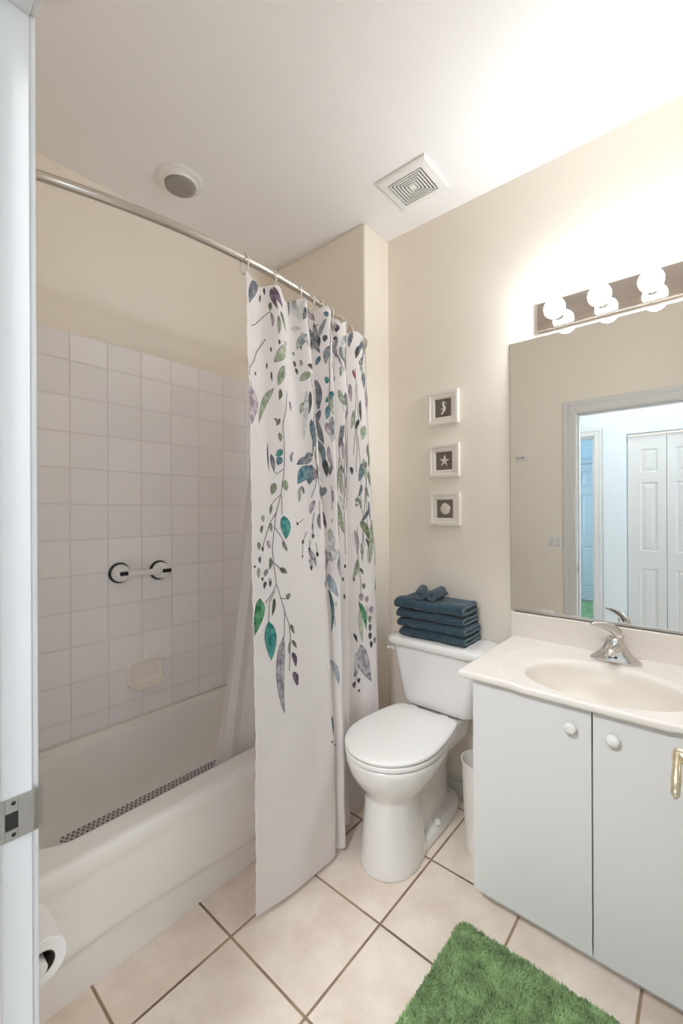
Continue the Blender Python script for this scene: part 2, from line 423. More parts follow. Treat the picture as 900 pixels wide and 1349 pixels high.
d3 = struct(slab_with_panels(MB(), -3.40, 1, fd0, fd1, .012, H + .685, frects, .045).build('door_3', M_TRIM))
d3['label'] = 'far white panelled door in the room across the hall'
pm = MB()
for r in frects: raised(pm, -3.40, 1, *r)
pm.build('panel', M_TRIM, d3)
t3 = MB().box(-3.45, -3.39, fd0 - .07, fd0 - .006, 0, H + .755).box(-3.45, -3.39, fd1 + .006, fd1 + .07, 0, H + .755).box(-3.45, -3.39, fd0 - .006, fd1 + .006, H + .691, H + .755)
struct(t3.build('trim_3', M_TRIM, bevel=.003))
gm = MB()
gm.grid(lambda x, y: (x, y, .014 + .004 * math.sin(x * 23) * math.sin(y * 19)), linspace(-3.3, -2.2, 24), linspace(.95, 1.95, 24))
gm.box(-3.3, -2.2, .95, 1.95, .0, .0105)
tag(gm.build('floor_mat', M_RUG, smooth='all'), 'green mat on the floor before the far panelled door, seen in the mirror', 'mat')

# wall plate and hook on the door wall (seen in the mirror)
sw = thing('light_switch', 'white two-gang light switch plate beside the door casing', 'light switch', (XF, .895, H - .24))
MB().box(XF, XF + .006, .838, .954, H - .298, H - .180).build('switch_plate', M_PLASTIC, sw, bevel=.003)
for y in (.918, .872):
    MB().prism([(XF + .006, H - .272), (XF + .009, H - .272), (XF + .0125, H - .206), (XF + .006, H - .206)], 'xz', y - .0165, y + .0165).build('rocker', M_TRIM, sw, bevel=.0012)
hk = thing('wall_hook', 'small white plate with two metal pegs high on the door wall', 'hook', (XF, 1.14, H + .42))
MB().box(XF, XF + .008, 1.098, 1.182, H + .398, H + .442).build('hook_plate', M_PLASTIC, hk, bevel=.003)
for y in (1.162, 1.122):
    MB().lathe((XF + .008, y, H + .420), (1, 0, .15), [(0, .005), (.02, .004), (.026, .008), (.033, .007), (.035, 0)], 16).build('peg', M_STEEL, hk, smooth='all')

# ------------------------------------------------------------------ bathtub
TX0, TX1, TY0, TY1 = XF + .003, XA - .010, 1.300, YT - .010
RIM = H - .940
tub = thing('bathtub', 'white enamelled bathtub with a sculpted apron along the tiled wall', 'bathtub', (.915, 1.64, 0))
bx0, bx1, by0, by1, br = TX0 + .12, TX1 - .10, TY0 + .092, TY1 - .040, .16
def basin(x, y):
    qx = max(bx0 + br - x, x - (bx1 - br), 0); qy = max(by0 + br - y, y - (by1 - br), 0)
    if qx == 0 and qy == 0: d = min(x - bx0, bx1 - x, y - by0, by1 - y)
    else: d = br - math.hypot(qx, qy)
    d = min(d, x - bx0 + 0, bx1 - x, y - by0, by1 - y)
    if d <= 0: return RIM + (.012 if y > by1 else 0) * sstep(by1, TY1, y)
    t = min(1, d / .13)
    return RIM - .262 * (1 - (1 - t) ** 2.4) * (1 if t > .12 else sstep(0, .12, t) * .55 + .45 * t / .12) - .004 * min(1, max(0, d - .1) / .1)
xs = sorted(set([round(q, 4) for q in linspace(TX0, TX1, 120)] + [round(q, 4) for q in linspace(bx0 - .01, bx0 + .14, 24)] + [round(q, 4) for q in linspace(bx1 - .14, bx1 + .01, 24)]))
prof = []
for z in linspace(0.0, RIM - .022, 50): prof.append(('a', z))
for k in range(1, 9): prof.append(('c', k / 8))
ys = sorted(set([round(q, 4) for q in linspace(TY0 + .024, TY1, 60)] + [round(q, 4) for q in linspace(by0 - .01, by0 + .14, 26)] + [round(q, 4) for q in linspace(by1 - .14, by1 + .01, 26)]))
ys = [y for y in ys if y > TY0 + .0235]
for y in ys: prof.append(('t', y))
def tub_pt(x, q):
    k, a = q
    zb = .126 - .085 * max(0, x - .55) ** 1.05 - .03 * max(0, .5 - x)   # the step across the apron
    if k == 'a':
        s = sstep(zb - .018, zb + .018, a)
        y = TY0 + .014 * (1 - s) + .002
        y -= .006 * sstep(RIM - .075, RIM - .035, a)
        return (x, y, a)
    if k == 'c':
        t = a * math.pi / 2
        return (x, TY0 - .004 + .026 * (1 - math.cos(t)), RIM - .022 + .022 * math.sin(t))
    return (x, a, basin(x, a))
tb = MB(); tb.grid(tub_pt, xs, prof)
tb.build('tub_body', M_TUB, tub, smooth='all')
MB().lathe((1.44, 1.62, RIM - .2665), (0, 0, 1), [(0, .036), (.003, .034), (.004, .022), (.001, .018), (.001, 0)], 28).build('drain', M_CHROME, tub, smooth=True)
MB().lathe((bx1 - .027, 1.62, RIM - .09), (-1, 0, .25), [(0, .036), (.006, .035), (.010, .028), (.012, 0)], 28).build('overflow_plate', M_CHROME, tub, smooth=True)
# caulk bead along the tile
MB().tube([(TX0 + .01, YT - .0135, RIM + .0145), (TX1 - .01, YT - .0135, RIM + .0145)], .005, 8).build('caulk', mat('caulk', (222, 216, 206), .6, var=.06, scale=40), tub, smooth='all')

tm = thing('bath_mat', 'clear dotted anti-slip mat lying inside the bathtub', 'bath mat', (.88, 1.67, RIM - .261))
MZ = RIM - .2610
mb = MB()
mb.loft([[(x, y, z) for x, y in rrect(.845, 1.680, .335, .140, .05)] for z in (MZ, MZ + .004)])
mb.build('mat_sheet', mat('clear_vinyl', (205, 203, 200), .25), tm, smooth=True)
mb = MB()
for i in range(38):
    for j in range(16):
        x = .522 + i * .0178 + (j % 2) * .0089; y = 1.560 + j * .0171
        mb.lathe((x, y, MZ + .0042), (0, 0, 1), [(0, .0052), (.0022, .0045), (.0028, 0)], 7)
mb.build('grip_dots', mat('grip_dot', (118, 120, 128), .5), tm, smooth='all')['kind'] = 'stuff'

# ------------------------------------------------------------------ grab bar and soap dish on the tile
YS = YT - .008
gb = thing('grab_bar', 'white suction grab bar with black levers on the tiled wall', 'grab bar', (.89, YS, H - .268))
ends = ((.800, H - .264), (.980, H - .270))
for x, z in ends:
    cup = MB().lathe((x, YS, z), (0, -1, 0), [(0, .045), (.006, .0455), (.013, .044), (.015, .041)], 36).build('suction_cup', M_BLACK, gb, smooth=True)
    MB().lathe((x, YS - .012, z), (0, -1, 0), [(0, .038), (.008, .0385), (.026, .036), (.036, .030), (.040, .020), (.041, 0)], 36).build('cup_cover', M_PLASTIC, cup, smooth=True)
    dx = .004 if x < .9 else .014
    MB().box(x + dx - .021, x + dx + .021, YS - .0575, YS - .045, z - .0085, z + .0085).build('locking_lever', M_BLACK, cup, bevel=.003)
bar = [(x, YS - .040 - .014 * math.sin(math.pi * t), z) for t, x, z in [(k / 12, ends[0][0] + .022 + (.18 - .044) * k / 12, ends[0][1] - .006 * k / 12 - .001) for k in range(13)]]
MB().tube(bar, [(.013 + .007 * abs(k / 6 - 1) ** 2.2, .0125 + .007 * abs(k / 6 - 1) ** 2.2) for k in range(13)], 18).build('bar', M_PLASTIC, gb, smooth='all')

sd = thing('soap_dish', 'white ceramic soap dish set in the tiled wall above the bathtub', 'soap dish', (.912, YS, H - .73))
def soap(u, v):
    a, b = abs(u), abs(v); r = .22
    d = (max(a - (1 - r), 0) ** 2 + max(b - (1 - r), 0) ** 2) ** .5
    e = max(a, b) if d == 0 else (1 - r) + d
    h = .022 * sstep(1.0, .90, e) - .019 * sstep(.86, .72, e)
    lip = .042 * sstep(-.35, -.80, v) * sstep(1.0, .9, e)
    inner = sstep(.88, .74, e)
    h += lip * (1 - .55 * inner)
    k = 1.0
    if d > 0: # pull the corner in
        k = (1 - r + r) / max(1e-6, 1) 
    return (.912 + u * .082, YS - max(0, h), H - .730 + v * .063)
sg = linspace(-1, 1, 49)
mb = MB()
def soap_r(u, v):
    # square-to-rounded-square warp so that the outline has round corners
    r = .3
    f = 1 - r * (abs(u) * abs(v)) ** 3 * .5
    p = soap(u, v); return (.912 + u * f * .082, p[1], H - .730 + v * f * .063)
mb.grid(soap_r, sg, sg)
mb.build('dish', mat('cream_ceramic', (240, 234, 223), .2, coat=.3), sd, smooth='all')

# ------------------------------------------------------------------ ceiling fittings
rl = thing('recessed_light', 'round white recessed shower light with grey lens in the ceiling', 'ceiling light', (.945, 1.705, CZ))
MB().lathe((.945, 1.705, CZ), (0, 0, -1), [(0, .094), (.004, .094), (.008, .088), (.010, .078), (.012, .070), (.022, .066), (.0225, 0)], 48).build('trim_ring', M_PLASTIC, rl, smooth=True)
MB().lathe((.945, 1.705, CZ - .022), (0, 0, -1), [(0, .063), (.006, .062), (.011, .045), (.013, .02), (.0133, 0)], 48).build('lens', mat('frosted_lens', (152, 146, 140), .45), rl, smooth='all')

vx, vy, vhx, vhy = 1.606, .9645, .108, .117
vf = thing('exhaust_fan', 'square white exhaust fan grille in the ceiling above the toilet', 'exhaust fan', (vx, vy, CZ))
R = lambda hx, hy, z: [(vx - hx, vy - hy, z), (vx + hx, vy - hy, z), (vx + hx, vy + hy, z), (vx - hx, vy + hy, z)]
g = .72
MB().loft([R(vhx, vhy, CZ), R(vhx, vhy, CZ - .010), R(vhx - .006, vhy - .006, CZ - .014), R(vhx * .70, vhy * .70, CZ - .018), R(vhx * .70, vhy * .70, CZ - .012)], False, False).build('grille_frame', M_PLASTIC, vf)
MB().loft([R(vhx * .70, vhy * .70, CZ - .003), R(vhx * .70, vhy * .70, CZ - .005)]).build('grille_back', M_DARK, vf)
n = 6
for k in range(n):
    o_ = .70 * (1 - (k + .56) / (n + .6)); i_ = .70 * (1 - (k + 1.0) / (n + .6))
    if k == n - 1:
        MB().loft([R(vhx * (o_ + .02), vhy * o_, CZ - .008), R(vhx * (o_ + .02), vhy * o_, CZ - .018)]).build('grille_slat', M_PLASTIC, vf)
    else:
        MB().loft([R(vhx * o_, vhy * o_, CZ - .013), R(vhx * o_, vhy * o_, CZ - .018), R(vhx * i_, vhy * i_, CZ - .018), R(vhx * i_, vhy * i_, CZ - .013), R(vhx * o_, vhy * o_, CZ - .013)], False, False).build('grille_slat', M_PLASTIC, vf)
for sx, sy in ((1, 0), (0, 1)):
    MB().box(vx - (.7 * vhx if sx else .0035), vx + (.7 * vhx if sx else .0035), vy - (.7 * vhy if sy else .0035), vy + (.7 * vhy if sy else .0035), CZ - .009, CZ - .005).build('grille_rib', M_DARK, vf)

# ------------------------------------------------------------------ curtain rod, rings, curtain, liner
RZ = H + .82
def rod_y(x): return 1.14 + .150 * abs((x - .915) / .75) ** 2.1
rd = thing('curtain_rod', 'curved metal shower curtain rod above the bathtub', 'curtain rod', (.915, 1.14, RZ))
MB().tube([(x, rod_y(x), RZ) for x in linspace(XF + .012, XA - .012, 60)], .0127, 16).build('rod_tube', M_ROD, rd, smooth='all')
for x, s in ((XF, 1), (XA, -1)):
    MB().lathe((x, rod_y(x), RZ), (s, 0, 0), [(0, .034), (.006, .033), (.012, .024), (.03, .018), (.032, .0135)], 28).build('wall_flange', M_ROD, rd, smooth=True)

# ---- shower curtain surface: pleats laid out in plan at the top and at the hem ----
C_PB = [(.862,1.105),(.93,1.092),(1.02,1.083),(1.12,1.078),(1.195,1.074),(1.222,1.086),(1.205,1.125),(1.20,1.14),
      (1.232,1.115),(1.258,1.077),(1.272,1.088),(1.262,1.15),(1.272,1.175),(1.33,1.16),(1.373,1.146),(1.392,1.156),
      (1.382,1.20),(1.40,1.215),(1.46,1.185),(1.53,1.155),(1.585,1.142),(1.603,1.15)]
C_PT = [(.850,1.128),(.918,1.150),(.982,1.122),(1.045,1.155),(1.105,1.115),(1.15,1.16),(1.165,1.175),(1.185,1.165),
      (1.215,1.13),(1.245,1.12),(1.262,1.145),(1.275,1.18),(1.295,1.185),(1.325,1.15),(1.36,1.14),(1.385,1.165),
      (1.405,1.20),(1.43,1.21),(1.47,1.18),(1.52,1.175),(1.565,1.20),(1.60,1.235)]
CN = len(C_PB) - 1
RING_S = [0.12, 2.0, 4.0, 6.0, 8.3, 10.4, 12.4, 14.5, 16.6, 18.3, 19.9]
def c_top(s):
    d = min(abs(s - r) for r in RING_S)
    return 1.32 + .778 + .018 * max(0.0, min(1.0, (s - 4) / 4)) - .022 * min(1.0, d / 1.0) ** 1.5
def c_bot(s):
    return 1.32 - 1.297 + .002 * math.sin(s * 2.1)
def c_raw(s, z):
    f = max(0.0, min(1.0, (2.098 - z) / (2.098 - .023)))
    w = 1 - (1 - f) ** 1.7
    i = max(0, min(CN - 1, int(s))); t = s - i
    ids = [max(0, i - 1), i, i + 1, min(CN, i + 2)]
    p = [(C_PT[k][0] * (1 - w) + C_PB[k][0] * w, C_PT[k][1] * (1 - w) + C_PB[k][1] * w) for k in ids]
    out = []
    for a in (0, 1):
        p0, p1, p2, p3 = (q[a] for q in p)
        out.append(.5 * (2 * p1 + (p2 - p0) * t + (2 * p0 - 5 * p1 + 4 * p2 - p3) * t * t + (3 * p1 - p0 - 3 * p2 + p3) * t ** 3))
    return out
def c_pos(s, z):
    x, y = c_raw(s, z)
    w = .0022 * math.sin(7.1 * z + 1.7 * s) + .0016 * math.sin(17.3 * z - 2.3 * s + 1.0)
    if s < 2.2:
        for zc, d in ((1.295, .0035), (1.245, .003), (1.072, .0035), (.80, .002), (.62, .0025)): w -= d * math.exp(-((z - zc + .01 * s) / .006) ** 2) * (1 - s / 2.2)
    if s < 1.2: x += .0018 * math.sin(95 * z) * (1.2 - s) / 1.2
    return (x, y + w, z)
def c_norm(s, z):
    a = c_raw(max(0, s - .02), z); b = c_raw(min(CN, s + .02), z)
    tx, ty = b[0] - a[0], b[1] - a[1]; l = math.hypot(tx, ty) or 1
    return (ty / l, -tx / l, 0.0, l / .04)

LEAF_RGB = {'slate': ((92, 98, 108), (150, 153, 158)), 'plum': ((88, 62, 84), (140, 116, 136)), 'sage': ((128, 142, 116), (186, 194, 172)), 'olive': ((96, 106, 82), (152, 158, 132)),
            'mauve': ((150, 130, 144), (204, 190, 198)), 'pale': ((176, 180, 180), (216, 217, 214)), 'mist': ((128, 134, 140), (192, 196, 198)), 'dark': ((58, 62, 60), (104, 106, 104)),
            'teal': ((30, 106, 108), (92, 160, 150)), 'tealblue': ((62, 104, 118), (126, 160, 166)), 'slateblue': ((80, 96, 108), (130, 148, 156)), 'crimson': ((150, 52, 74), (186, 104, 118)),
            'paleblue': ((142, 158, 170), (184, 194, 202)), 'tealslate': ((66, 98, 104), (110, 138, 142)), 'palegreen': ((150, 168, 140), (196, 206, 184)), 'green': ((42, 110, 74), (108, 168, 122)),
            'dgreen': ((58, 80, 60), (90, 112, 88)), 'mauvegray': ((130, 122, 132), (186, 180, 184))}
def leaf_mat(k):
    m = bpy.data.materials.new('print_' + k); m.use_nodes = True
    nt = m.node_tree; N = nt.nodes; L = nt.links; b = N['Principled BSDF']; b.inputs['Roughness'].default_value = .85; b.inputs['Specular IOR Level'].default_value = .2
    tc = N.new('ShaderNodeTexCoord'); nz = N.new('ShaderNodeTexNoise'); nz.inputs['Scale'].default_value = 48; nz.inputs['Detail'].default_value = 4
    rp = N.new('ShaderNodeValToRGB'); rp.color_ramp.elements[0].position = .36; rp.color_ramp.elements[1].position = .64
    rp.color_ramp.elements[0].color = srgb(*LEAF_RGB[k][0]); rp.color_ramp.elements[1].color = srgb(*LEAF_RGB[k][1])
    L.new(tc.outputs['Object'], nz.inputs['Vector']); L.new(nz.outputs['Fac'], rp.inputs['Fac']); L.new(rp.outputs['Color'], b.inputs['Base Color'])
    return m
CM = [M_CURTAIN, mat('print_outline', (74, 68, 70), .85, spec=.2)] + [leaf_mat(k) for k in LEAF_RGB]
CI = {k: i + 2 for i, k in enumerate(LEAF_RGB)}
# where the printed sprays sit on the cloth: (pleat coordinate, height, run along the cloth, drop, width, ink)
LEAVES = [(0.58,2.048,-0.0553,-0.0974,0.0397,'slate'),(1.28,2.067,0.0018,-0.0257,0.0077,'plum'),(1.04,2.038,-0.0029,-0.0281,0.0073,'sage'),(1.72,2.048,0.0204,-0.0691,0.0185,'plum'),(1.99,2.059,0.0378,-0.0624,0.0235,'plum'),(1.51,2.018,-0.0026,-0.0309,0.0129,'olive'),(1.54,1.974,0.0026,-0.0515,0.0104,'mauve'),(1.85,1.961,-0.0028,-0.0647,0.0142,'sage'),(3.07,2.063,0.0015,-0.0766,0.0076,'slate'),(2.31,1.983,0.048,-0.0554,0.0199,'olive'),(3.47,2.051,0.0383,-0.0826,0.0301,'pale'),(6.95,2.083,0.0235,-0.0498,0.0235,'mauve'),(3.35,1.982,-0.044,-0.011,0.0192,'pale'),(3.64,1.94,-0.047,-0.0607,0.0277,'mist'),(6.96,1.972,-0.0088,-0.0527,0.0117,'dark'),(7.52,1.978,0.0,-0.0586,0.0117,'dark'),(1.91,1.864,-0.0486,-0.0701,0.0357,'sage'),(1.44,1.871,0.0,-0.018,0.0065,'dark'),(1.84,1.901,-0.0014,-0.0181,0.0086,'dark'),(2.35,1.908,0.0,-0.0159,0.0275,'mauve'),(1.25,1.813,0.0,-0.023,0.0066,'dark'),(3.15,1.891,0.0009,-0.0192,0.0116,'sage'),(3.15,1.855,0.0,-0.0247,0.0117,'olive'),(3.47,1.861,0.0,-0.0248,0.0111,'mauve'),(3.21,1.829,0.0014,-0.0247,0.0114,'olive'),(4.11,1.854,0.0,-0.0223,0.0335,'dark'),(7.42,1.899,0.0,-0.0234,0.0147,'dark'),(0.16,1.667,0.0,-0.1268,0.0491,'mauve'),(0.59,1.776,0.0,-0.0149,0.0078,'dark'),(1.47,1.78,0.0026,-0.036,0.0066,'dark'),(1.93,1.789,-0.0275,-0.0755,0.0279,'sage'),(1.14,1.678,-0.061,-0.13,0.022,'sage'),(1.81,1.723,-0.0058,-0.0389,0.0144,'olive'),(2.46,1.692,0.0065,-0.0373,0.013,'slate'),(3.46,1.674,-0.0254,-0.1849,0.0225,'pale'),(3.61,1.812,-0.0488,-0.0359,0.025,'sage'),(7.35,1.772,0.0029,-0.1201,0.0264,'slate'),(1.64,1.631,0.0191,-0.0181,0.0107,'mauve'),(1.67,1.627,-0.0138,-0.0258,0.0109,'olive'),(1.72,1.576,0.0014,-0.031,0.0141,'olive'),(1.66,1.521,-0.0251,-0.0258,0.0219,'teal'),(1.65,1.494,-0.0167,-0.0283,0.0248,'tealblue'),(1.33,1.487,0.0082,-0.0587,0.0163,'slate'),(2.36,1.508,0.0052,-0.0266,0.0206,'slate'),(2.45,1.522,-0.0219,-0.016,0.015,'mauve'),(1.15,1.504,0.0,-0.0939,0.0048,'slate'),(3.78,1.609,0.0045,-0.1028,0.0271,'slateblue'),(3.48,1.526,-0.0297,-0.0111,0.0168,'slate'),(3.21,1.501,-0.0664,-0.022,0.0256,'slate'),(3.09,1.455,-0.0492,-0.0685,0.0416,'tealblue'),(3.49,1.456,-0.0146,-0.0747,0.0379,'slateblue'),(8.38,1.756,-0.0269,-0.0235,0.0208,'teal'),(8.24,1.706,-0.0118,-0.0587,0.0207,'tealblue'),(7.45,1.633,0.0336,-0.1082,0.0263,'slate'),(7.52,1.548,0.0234,-0.0965,0.0234,'slateblue'),(8.61,1.636,0.0424,-0.0588,0.0331,'mauve'),(8.39,1.482,-0.0118,-0.044,0.0147,'slate'),(13.36,1.448,0.0106,-0.1219,0.0177,'sage'),(13.48,1.495,0.0217,-0.0406,0.0107,'slate'),(18.63,1.768,0.0023,-0.1009,0.0183,'dark'),(18.89,1.672,-0.0255,-0.0675,0.0404,'sage'),(18.53,1.496,-0.0209,-0.0871,0.0333,'slateblue'),(19.02,1.528,-0.0053,-0.0338,0.0263,'plum'),(19.53,1.472,0.0115,-0.0684,0.0231,'olive'),(18.47,1.413,-0.0184,-0.0569,0.0162,'slateblue'),(19.16,1.409,0.0221,-0.0475,0.0163,'olive'),(4.42,1.386,0.0258,-0.0652,0.0293,'slate'),(8.54,1.379,0.0029,-0.0498,0.0088,'mauve'),(18.21,1.371,0.0,-0.02,0.0155,'olive'),(18.21,1.35,0.0,-0.0167,0.0155,'olive'),(18.0,1.922,0.0133,-0.0432,0.0133,'crimson'),(8.13,1.99,-0.009,-0.0293,0.018,'dark'),(8.37,1.928,-0.0153,-0.0735,0.0245,'slate'),(12.75,1.969,0.0031,-0.0433,0.0124,'mauve'),(13.44,1.967,0.018,-0.0591,0.0215,'slate'),(7.47,1.905,-0.0191,-0.0352,0.0176,'tealblue'),(7.31,1.773,0.0176,-0.1172,0.0146,'slate'),(8.22,1.83,0.0,-0.0294,0.0179,'teal'),(8.75,1.775,-0.0033,-0.0294,0.0197,'teal'),(13.16,1.893,0.0,-0.0434,0.0134,'sage'),(18.85,1.992,0.0058,-0.0304,0.0175,'dark'),(8.3,2.084,0.0031,-0.0235,0.0187,'tealblue'),(12.82,2.07,0.0,-0.0341,0.0279,'plum'),(12.74,2.026,0.0,-0.0217,0.0186,'dark'),(17.65,1.84,0.0068,-0.0828,0.017,'mauve'),(13.94,1.76,0.016,-0.0878,0.0266,'slate'),(17.84,1.723,-0.0106,-0.0863,0.0176,'sage'),(13.44,1.574,0.0072,-0.0812,0.0144,'mauve'),(19.11,1.909,0.0152,-0.0748,0.0304,'slate'),(19.65,1.591,0.0179,-0.0722,0.0357,'olive'),(1.32,1.399,-0.0132,-0.0408,0.0247,'olive'),(1.95,1.412,0.0081,-0.0391,0.026,'sage'),(1.18,1.33,-0.0056,-0.0355,0.0113,'sage'),(1.77,1.268,0.0045,-0.0814,0.0417,'teal'),(1.75,1.204,0.0179,-0.0361,0.0133,'olive'),(0.77,1.299,-0.0032,-0.0225,0.0127,'sage'),(0.68,1.264,-0.0035,-0.0274,0.0112,'slate'),(1.17,1.269,0.0028,-0.0304,0.0113,'sage'),(0.5,1.21,0.0016,-0.0272,0.0144,'sage'),(1.01,1.213,0.0074,-0.0277,0.0119,'mauve'),(0.7,1.199,0.0,-0.0175,0.0079,'dark'),(0.58,1.165,-0.0009,-0.0223,0.011,'slate'),(1.03,1.149,-0.0068,-0.0416,0.0133,'olive'),(0.48,1.123,0.0016,-0.0345,0.0125,'sage'),(0.24,1.144,0.0,-0.0098,0.0094,'dark'),(0.84,1.12,-0.0092,-0.025,0.0152,'slate'),(0.67,1.101,-0.0009,-0.0149,0.0093,'dark'),(0.8,1.084,-0.0015,-0.0175,0.0092,'dark'),(1.0,1.095,-0.003,-0.0176,0.0119,'mauve'),(0.75,1.08,-0.0062,-0.025,0.0107,'dark'),(1.04,1.083,-0.003,-0.0252,0.0103,'dark'),(1.65,1.122,0.0293,-0.0206,0.0168,'olive'),(2.86,1.383,-0.0113,-0.0572,0.0167,'sage'),(3.05,1.399,0.0086,-0.0328,0.0102,'slate'),(3.51,1.338,-0.0194,-0.05,0.0179,'mauve'),(3.47,1.232,-0.0009,-0.0194,0.0107,'dark'),(2.86,1.213,-0.0082,-0.0163,0.0141,'dark'),(3.25,1.184,0.0013,-0.0166,0.0111,'dark'),(3.62,1.164,0.0006,-0.0195,0.011,'dark'),(2.79,1.161,0.0,-0.0136,0.0084,'dark'),(3.27,1.117,0.001,-0.0221,0.0096,'dark'),(2.54,1.279,-0.0071,-0.0107,0.0161,'dark'),(3.94,1.285,0.0019,-0.0616,0.0134,'slate'),(7.69,1.293,0.0176,-0.0747,0.0146,'plum'),(13.26,1.293,0.0315,-0.1294,0.0279,'sage'),(8.14,1.23,0.0018,-0.0513,0.0205,'palegreen'),(8.35,1.286,-0.0029,-0.0176,0.0088,'sage'),(8.44,1.176,0.0361,-0.0323,0.0176,'pale'),(8.67,1.159,0.0558,0.0557,0.0205,'pale'),(13.71,1.095,0.0,-0.0188,0.0116,'dark'),(13.42,1.043,0.0,-0.0188,0.0107,'dark'),(13.54,0.971,0.0011,-0.025,0.0091,'dark'),(8.43,1.036,0.037,-0.0909,0.0264,'paleblue'),(8.1,0.937,0.0073,-0.1761,0.0132,'tealslate'),(8.65,0.964,0.0029,-0.0235,0.0117,'pale'),(8.56,0.895,0.0059,-0.044,0.0088,'pale'),(18.88,1.238,0.0506,-0.0826,0.0347,'olive'),(19.55,1.186,-0.0229,-0.202,0.0371,'sage'),(19.15,1.174,0.0248,-0.0577,0.0147,'dark'),(18.96,1.304,-0.0514,-0.0608,0.0179,'slate'),(18.14,1.187,0.0133,-0.1099,0.019,'mauve'),(18.61,1.057,0.0202,-0.0303,0.0118,'dark'),(18.59,1.142,0.0057,-0.0839,0.0142,'sage'),(18.72,0.991,0.0,-0.0269,0.0205,'olive'),(18.53,0.944,0.002,-0.0369,0.0237,'mauve'),(18.98,0.931,0.0,-0.0304,0.0218,'mauve'),(19.47,0.879,0.001,-0.0376,0.0333,'mauve'),(19.23,0.839,0.0,-0.034,0.0233,'olive'),(19.25,0.801,-0.0047,-0.034,0.0186,'dark'),(18.59,0.86,0.0396,-0.1307,0.0276,'green'),(18.5,0.821,0.0117,-0.1574,0.0234,'palegreen'),(18.02,1.024,-0.0037,-0.0233,0.0093,'dark'),(0.28,0.981,-0.0288,-0.1198,0.0388,'green'),(0.98,0.894,0.0074,-0.132,0.0447,'teal'),(1.15,1.004,-0.0087,-0.0607,0.013,'dgreen'),(1.85,1.033,0.0189,0.0168,0.018,'olive'),(1.99,0.918,0.0142,-0.0365,0.0134,'olive'),(2.06,0.865,0.021,-0.034,0.012,'olive'),(1.84,0.858,-0.0067,-0.0453,0.0095,'sage'),(2.04,0.812,0.0162,-0.0559,0.0188,'plum'),(2.1,0.743,0.0211,-0.0564,0.0227,'plum'),(1.6,0.77,-0.0018,-0.2656,0.0334,'mauvegray'),(8.43,0.701,0.0299,-0.0968,0.0236,'paleblue'),(4.26,0.518,0.0036,-0.0768,0.0158,'tealslate'),(4.13,0.46,0.0,-0.0099,0.0102,'dark'),(8.35,0.421,0.0,-0.0103,0.0059,'dark'),(18.04,0.769,0.0187,-0.0432,0.013,'dark'),(18.84,0.649,0.0504,-0.1734,0.0566,'mauvegray'),(18.02,0.654,-0.0093,-0.1063,0.0186,'pale'),(18.07,0.613,-0.0067,-0.0399,0.0112,'dark'),(18.32,0.579,0.0,-0.0234,0.0152,'plum'),(18.03,0.562,0.0,-0.0299,0.0167,'plum'),(18.31,0.534,0.0,-0.0133,0.0113,'plum'),(19.24,0.805,-0.0014,-0.0272,0.0186,'dark'),(19.23,0.764,0.0,-0.034,0.0229,'dark'),(19.3,0.726,-0.0019,-0.034,0.0186,'dark'),(19.77,0.739,0.0,-0.0309,0.0139,'olive')]
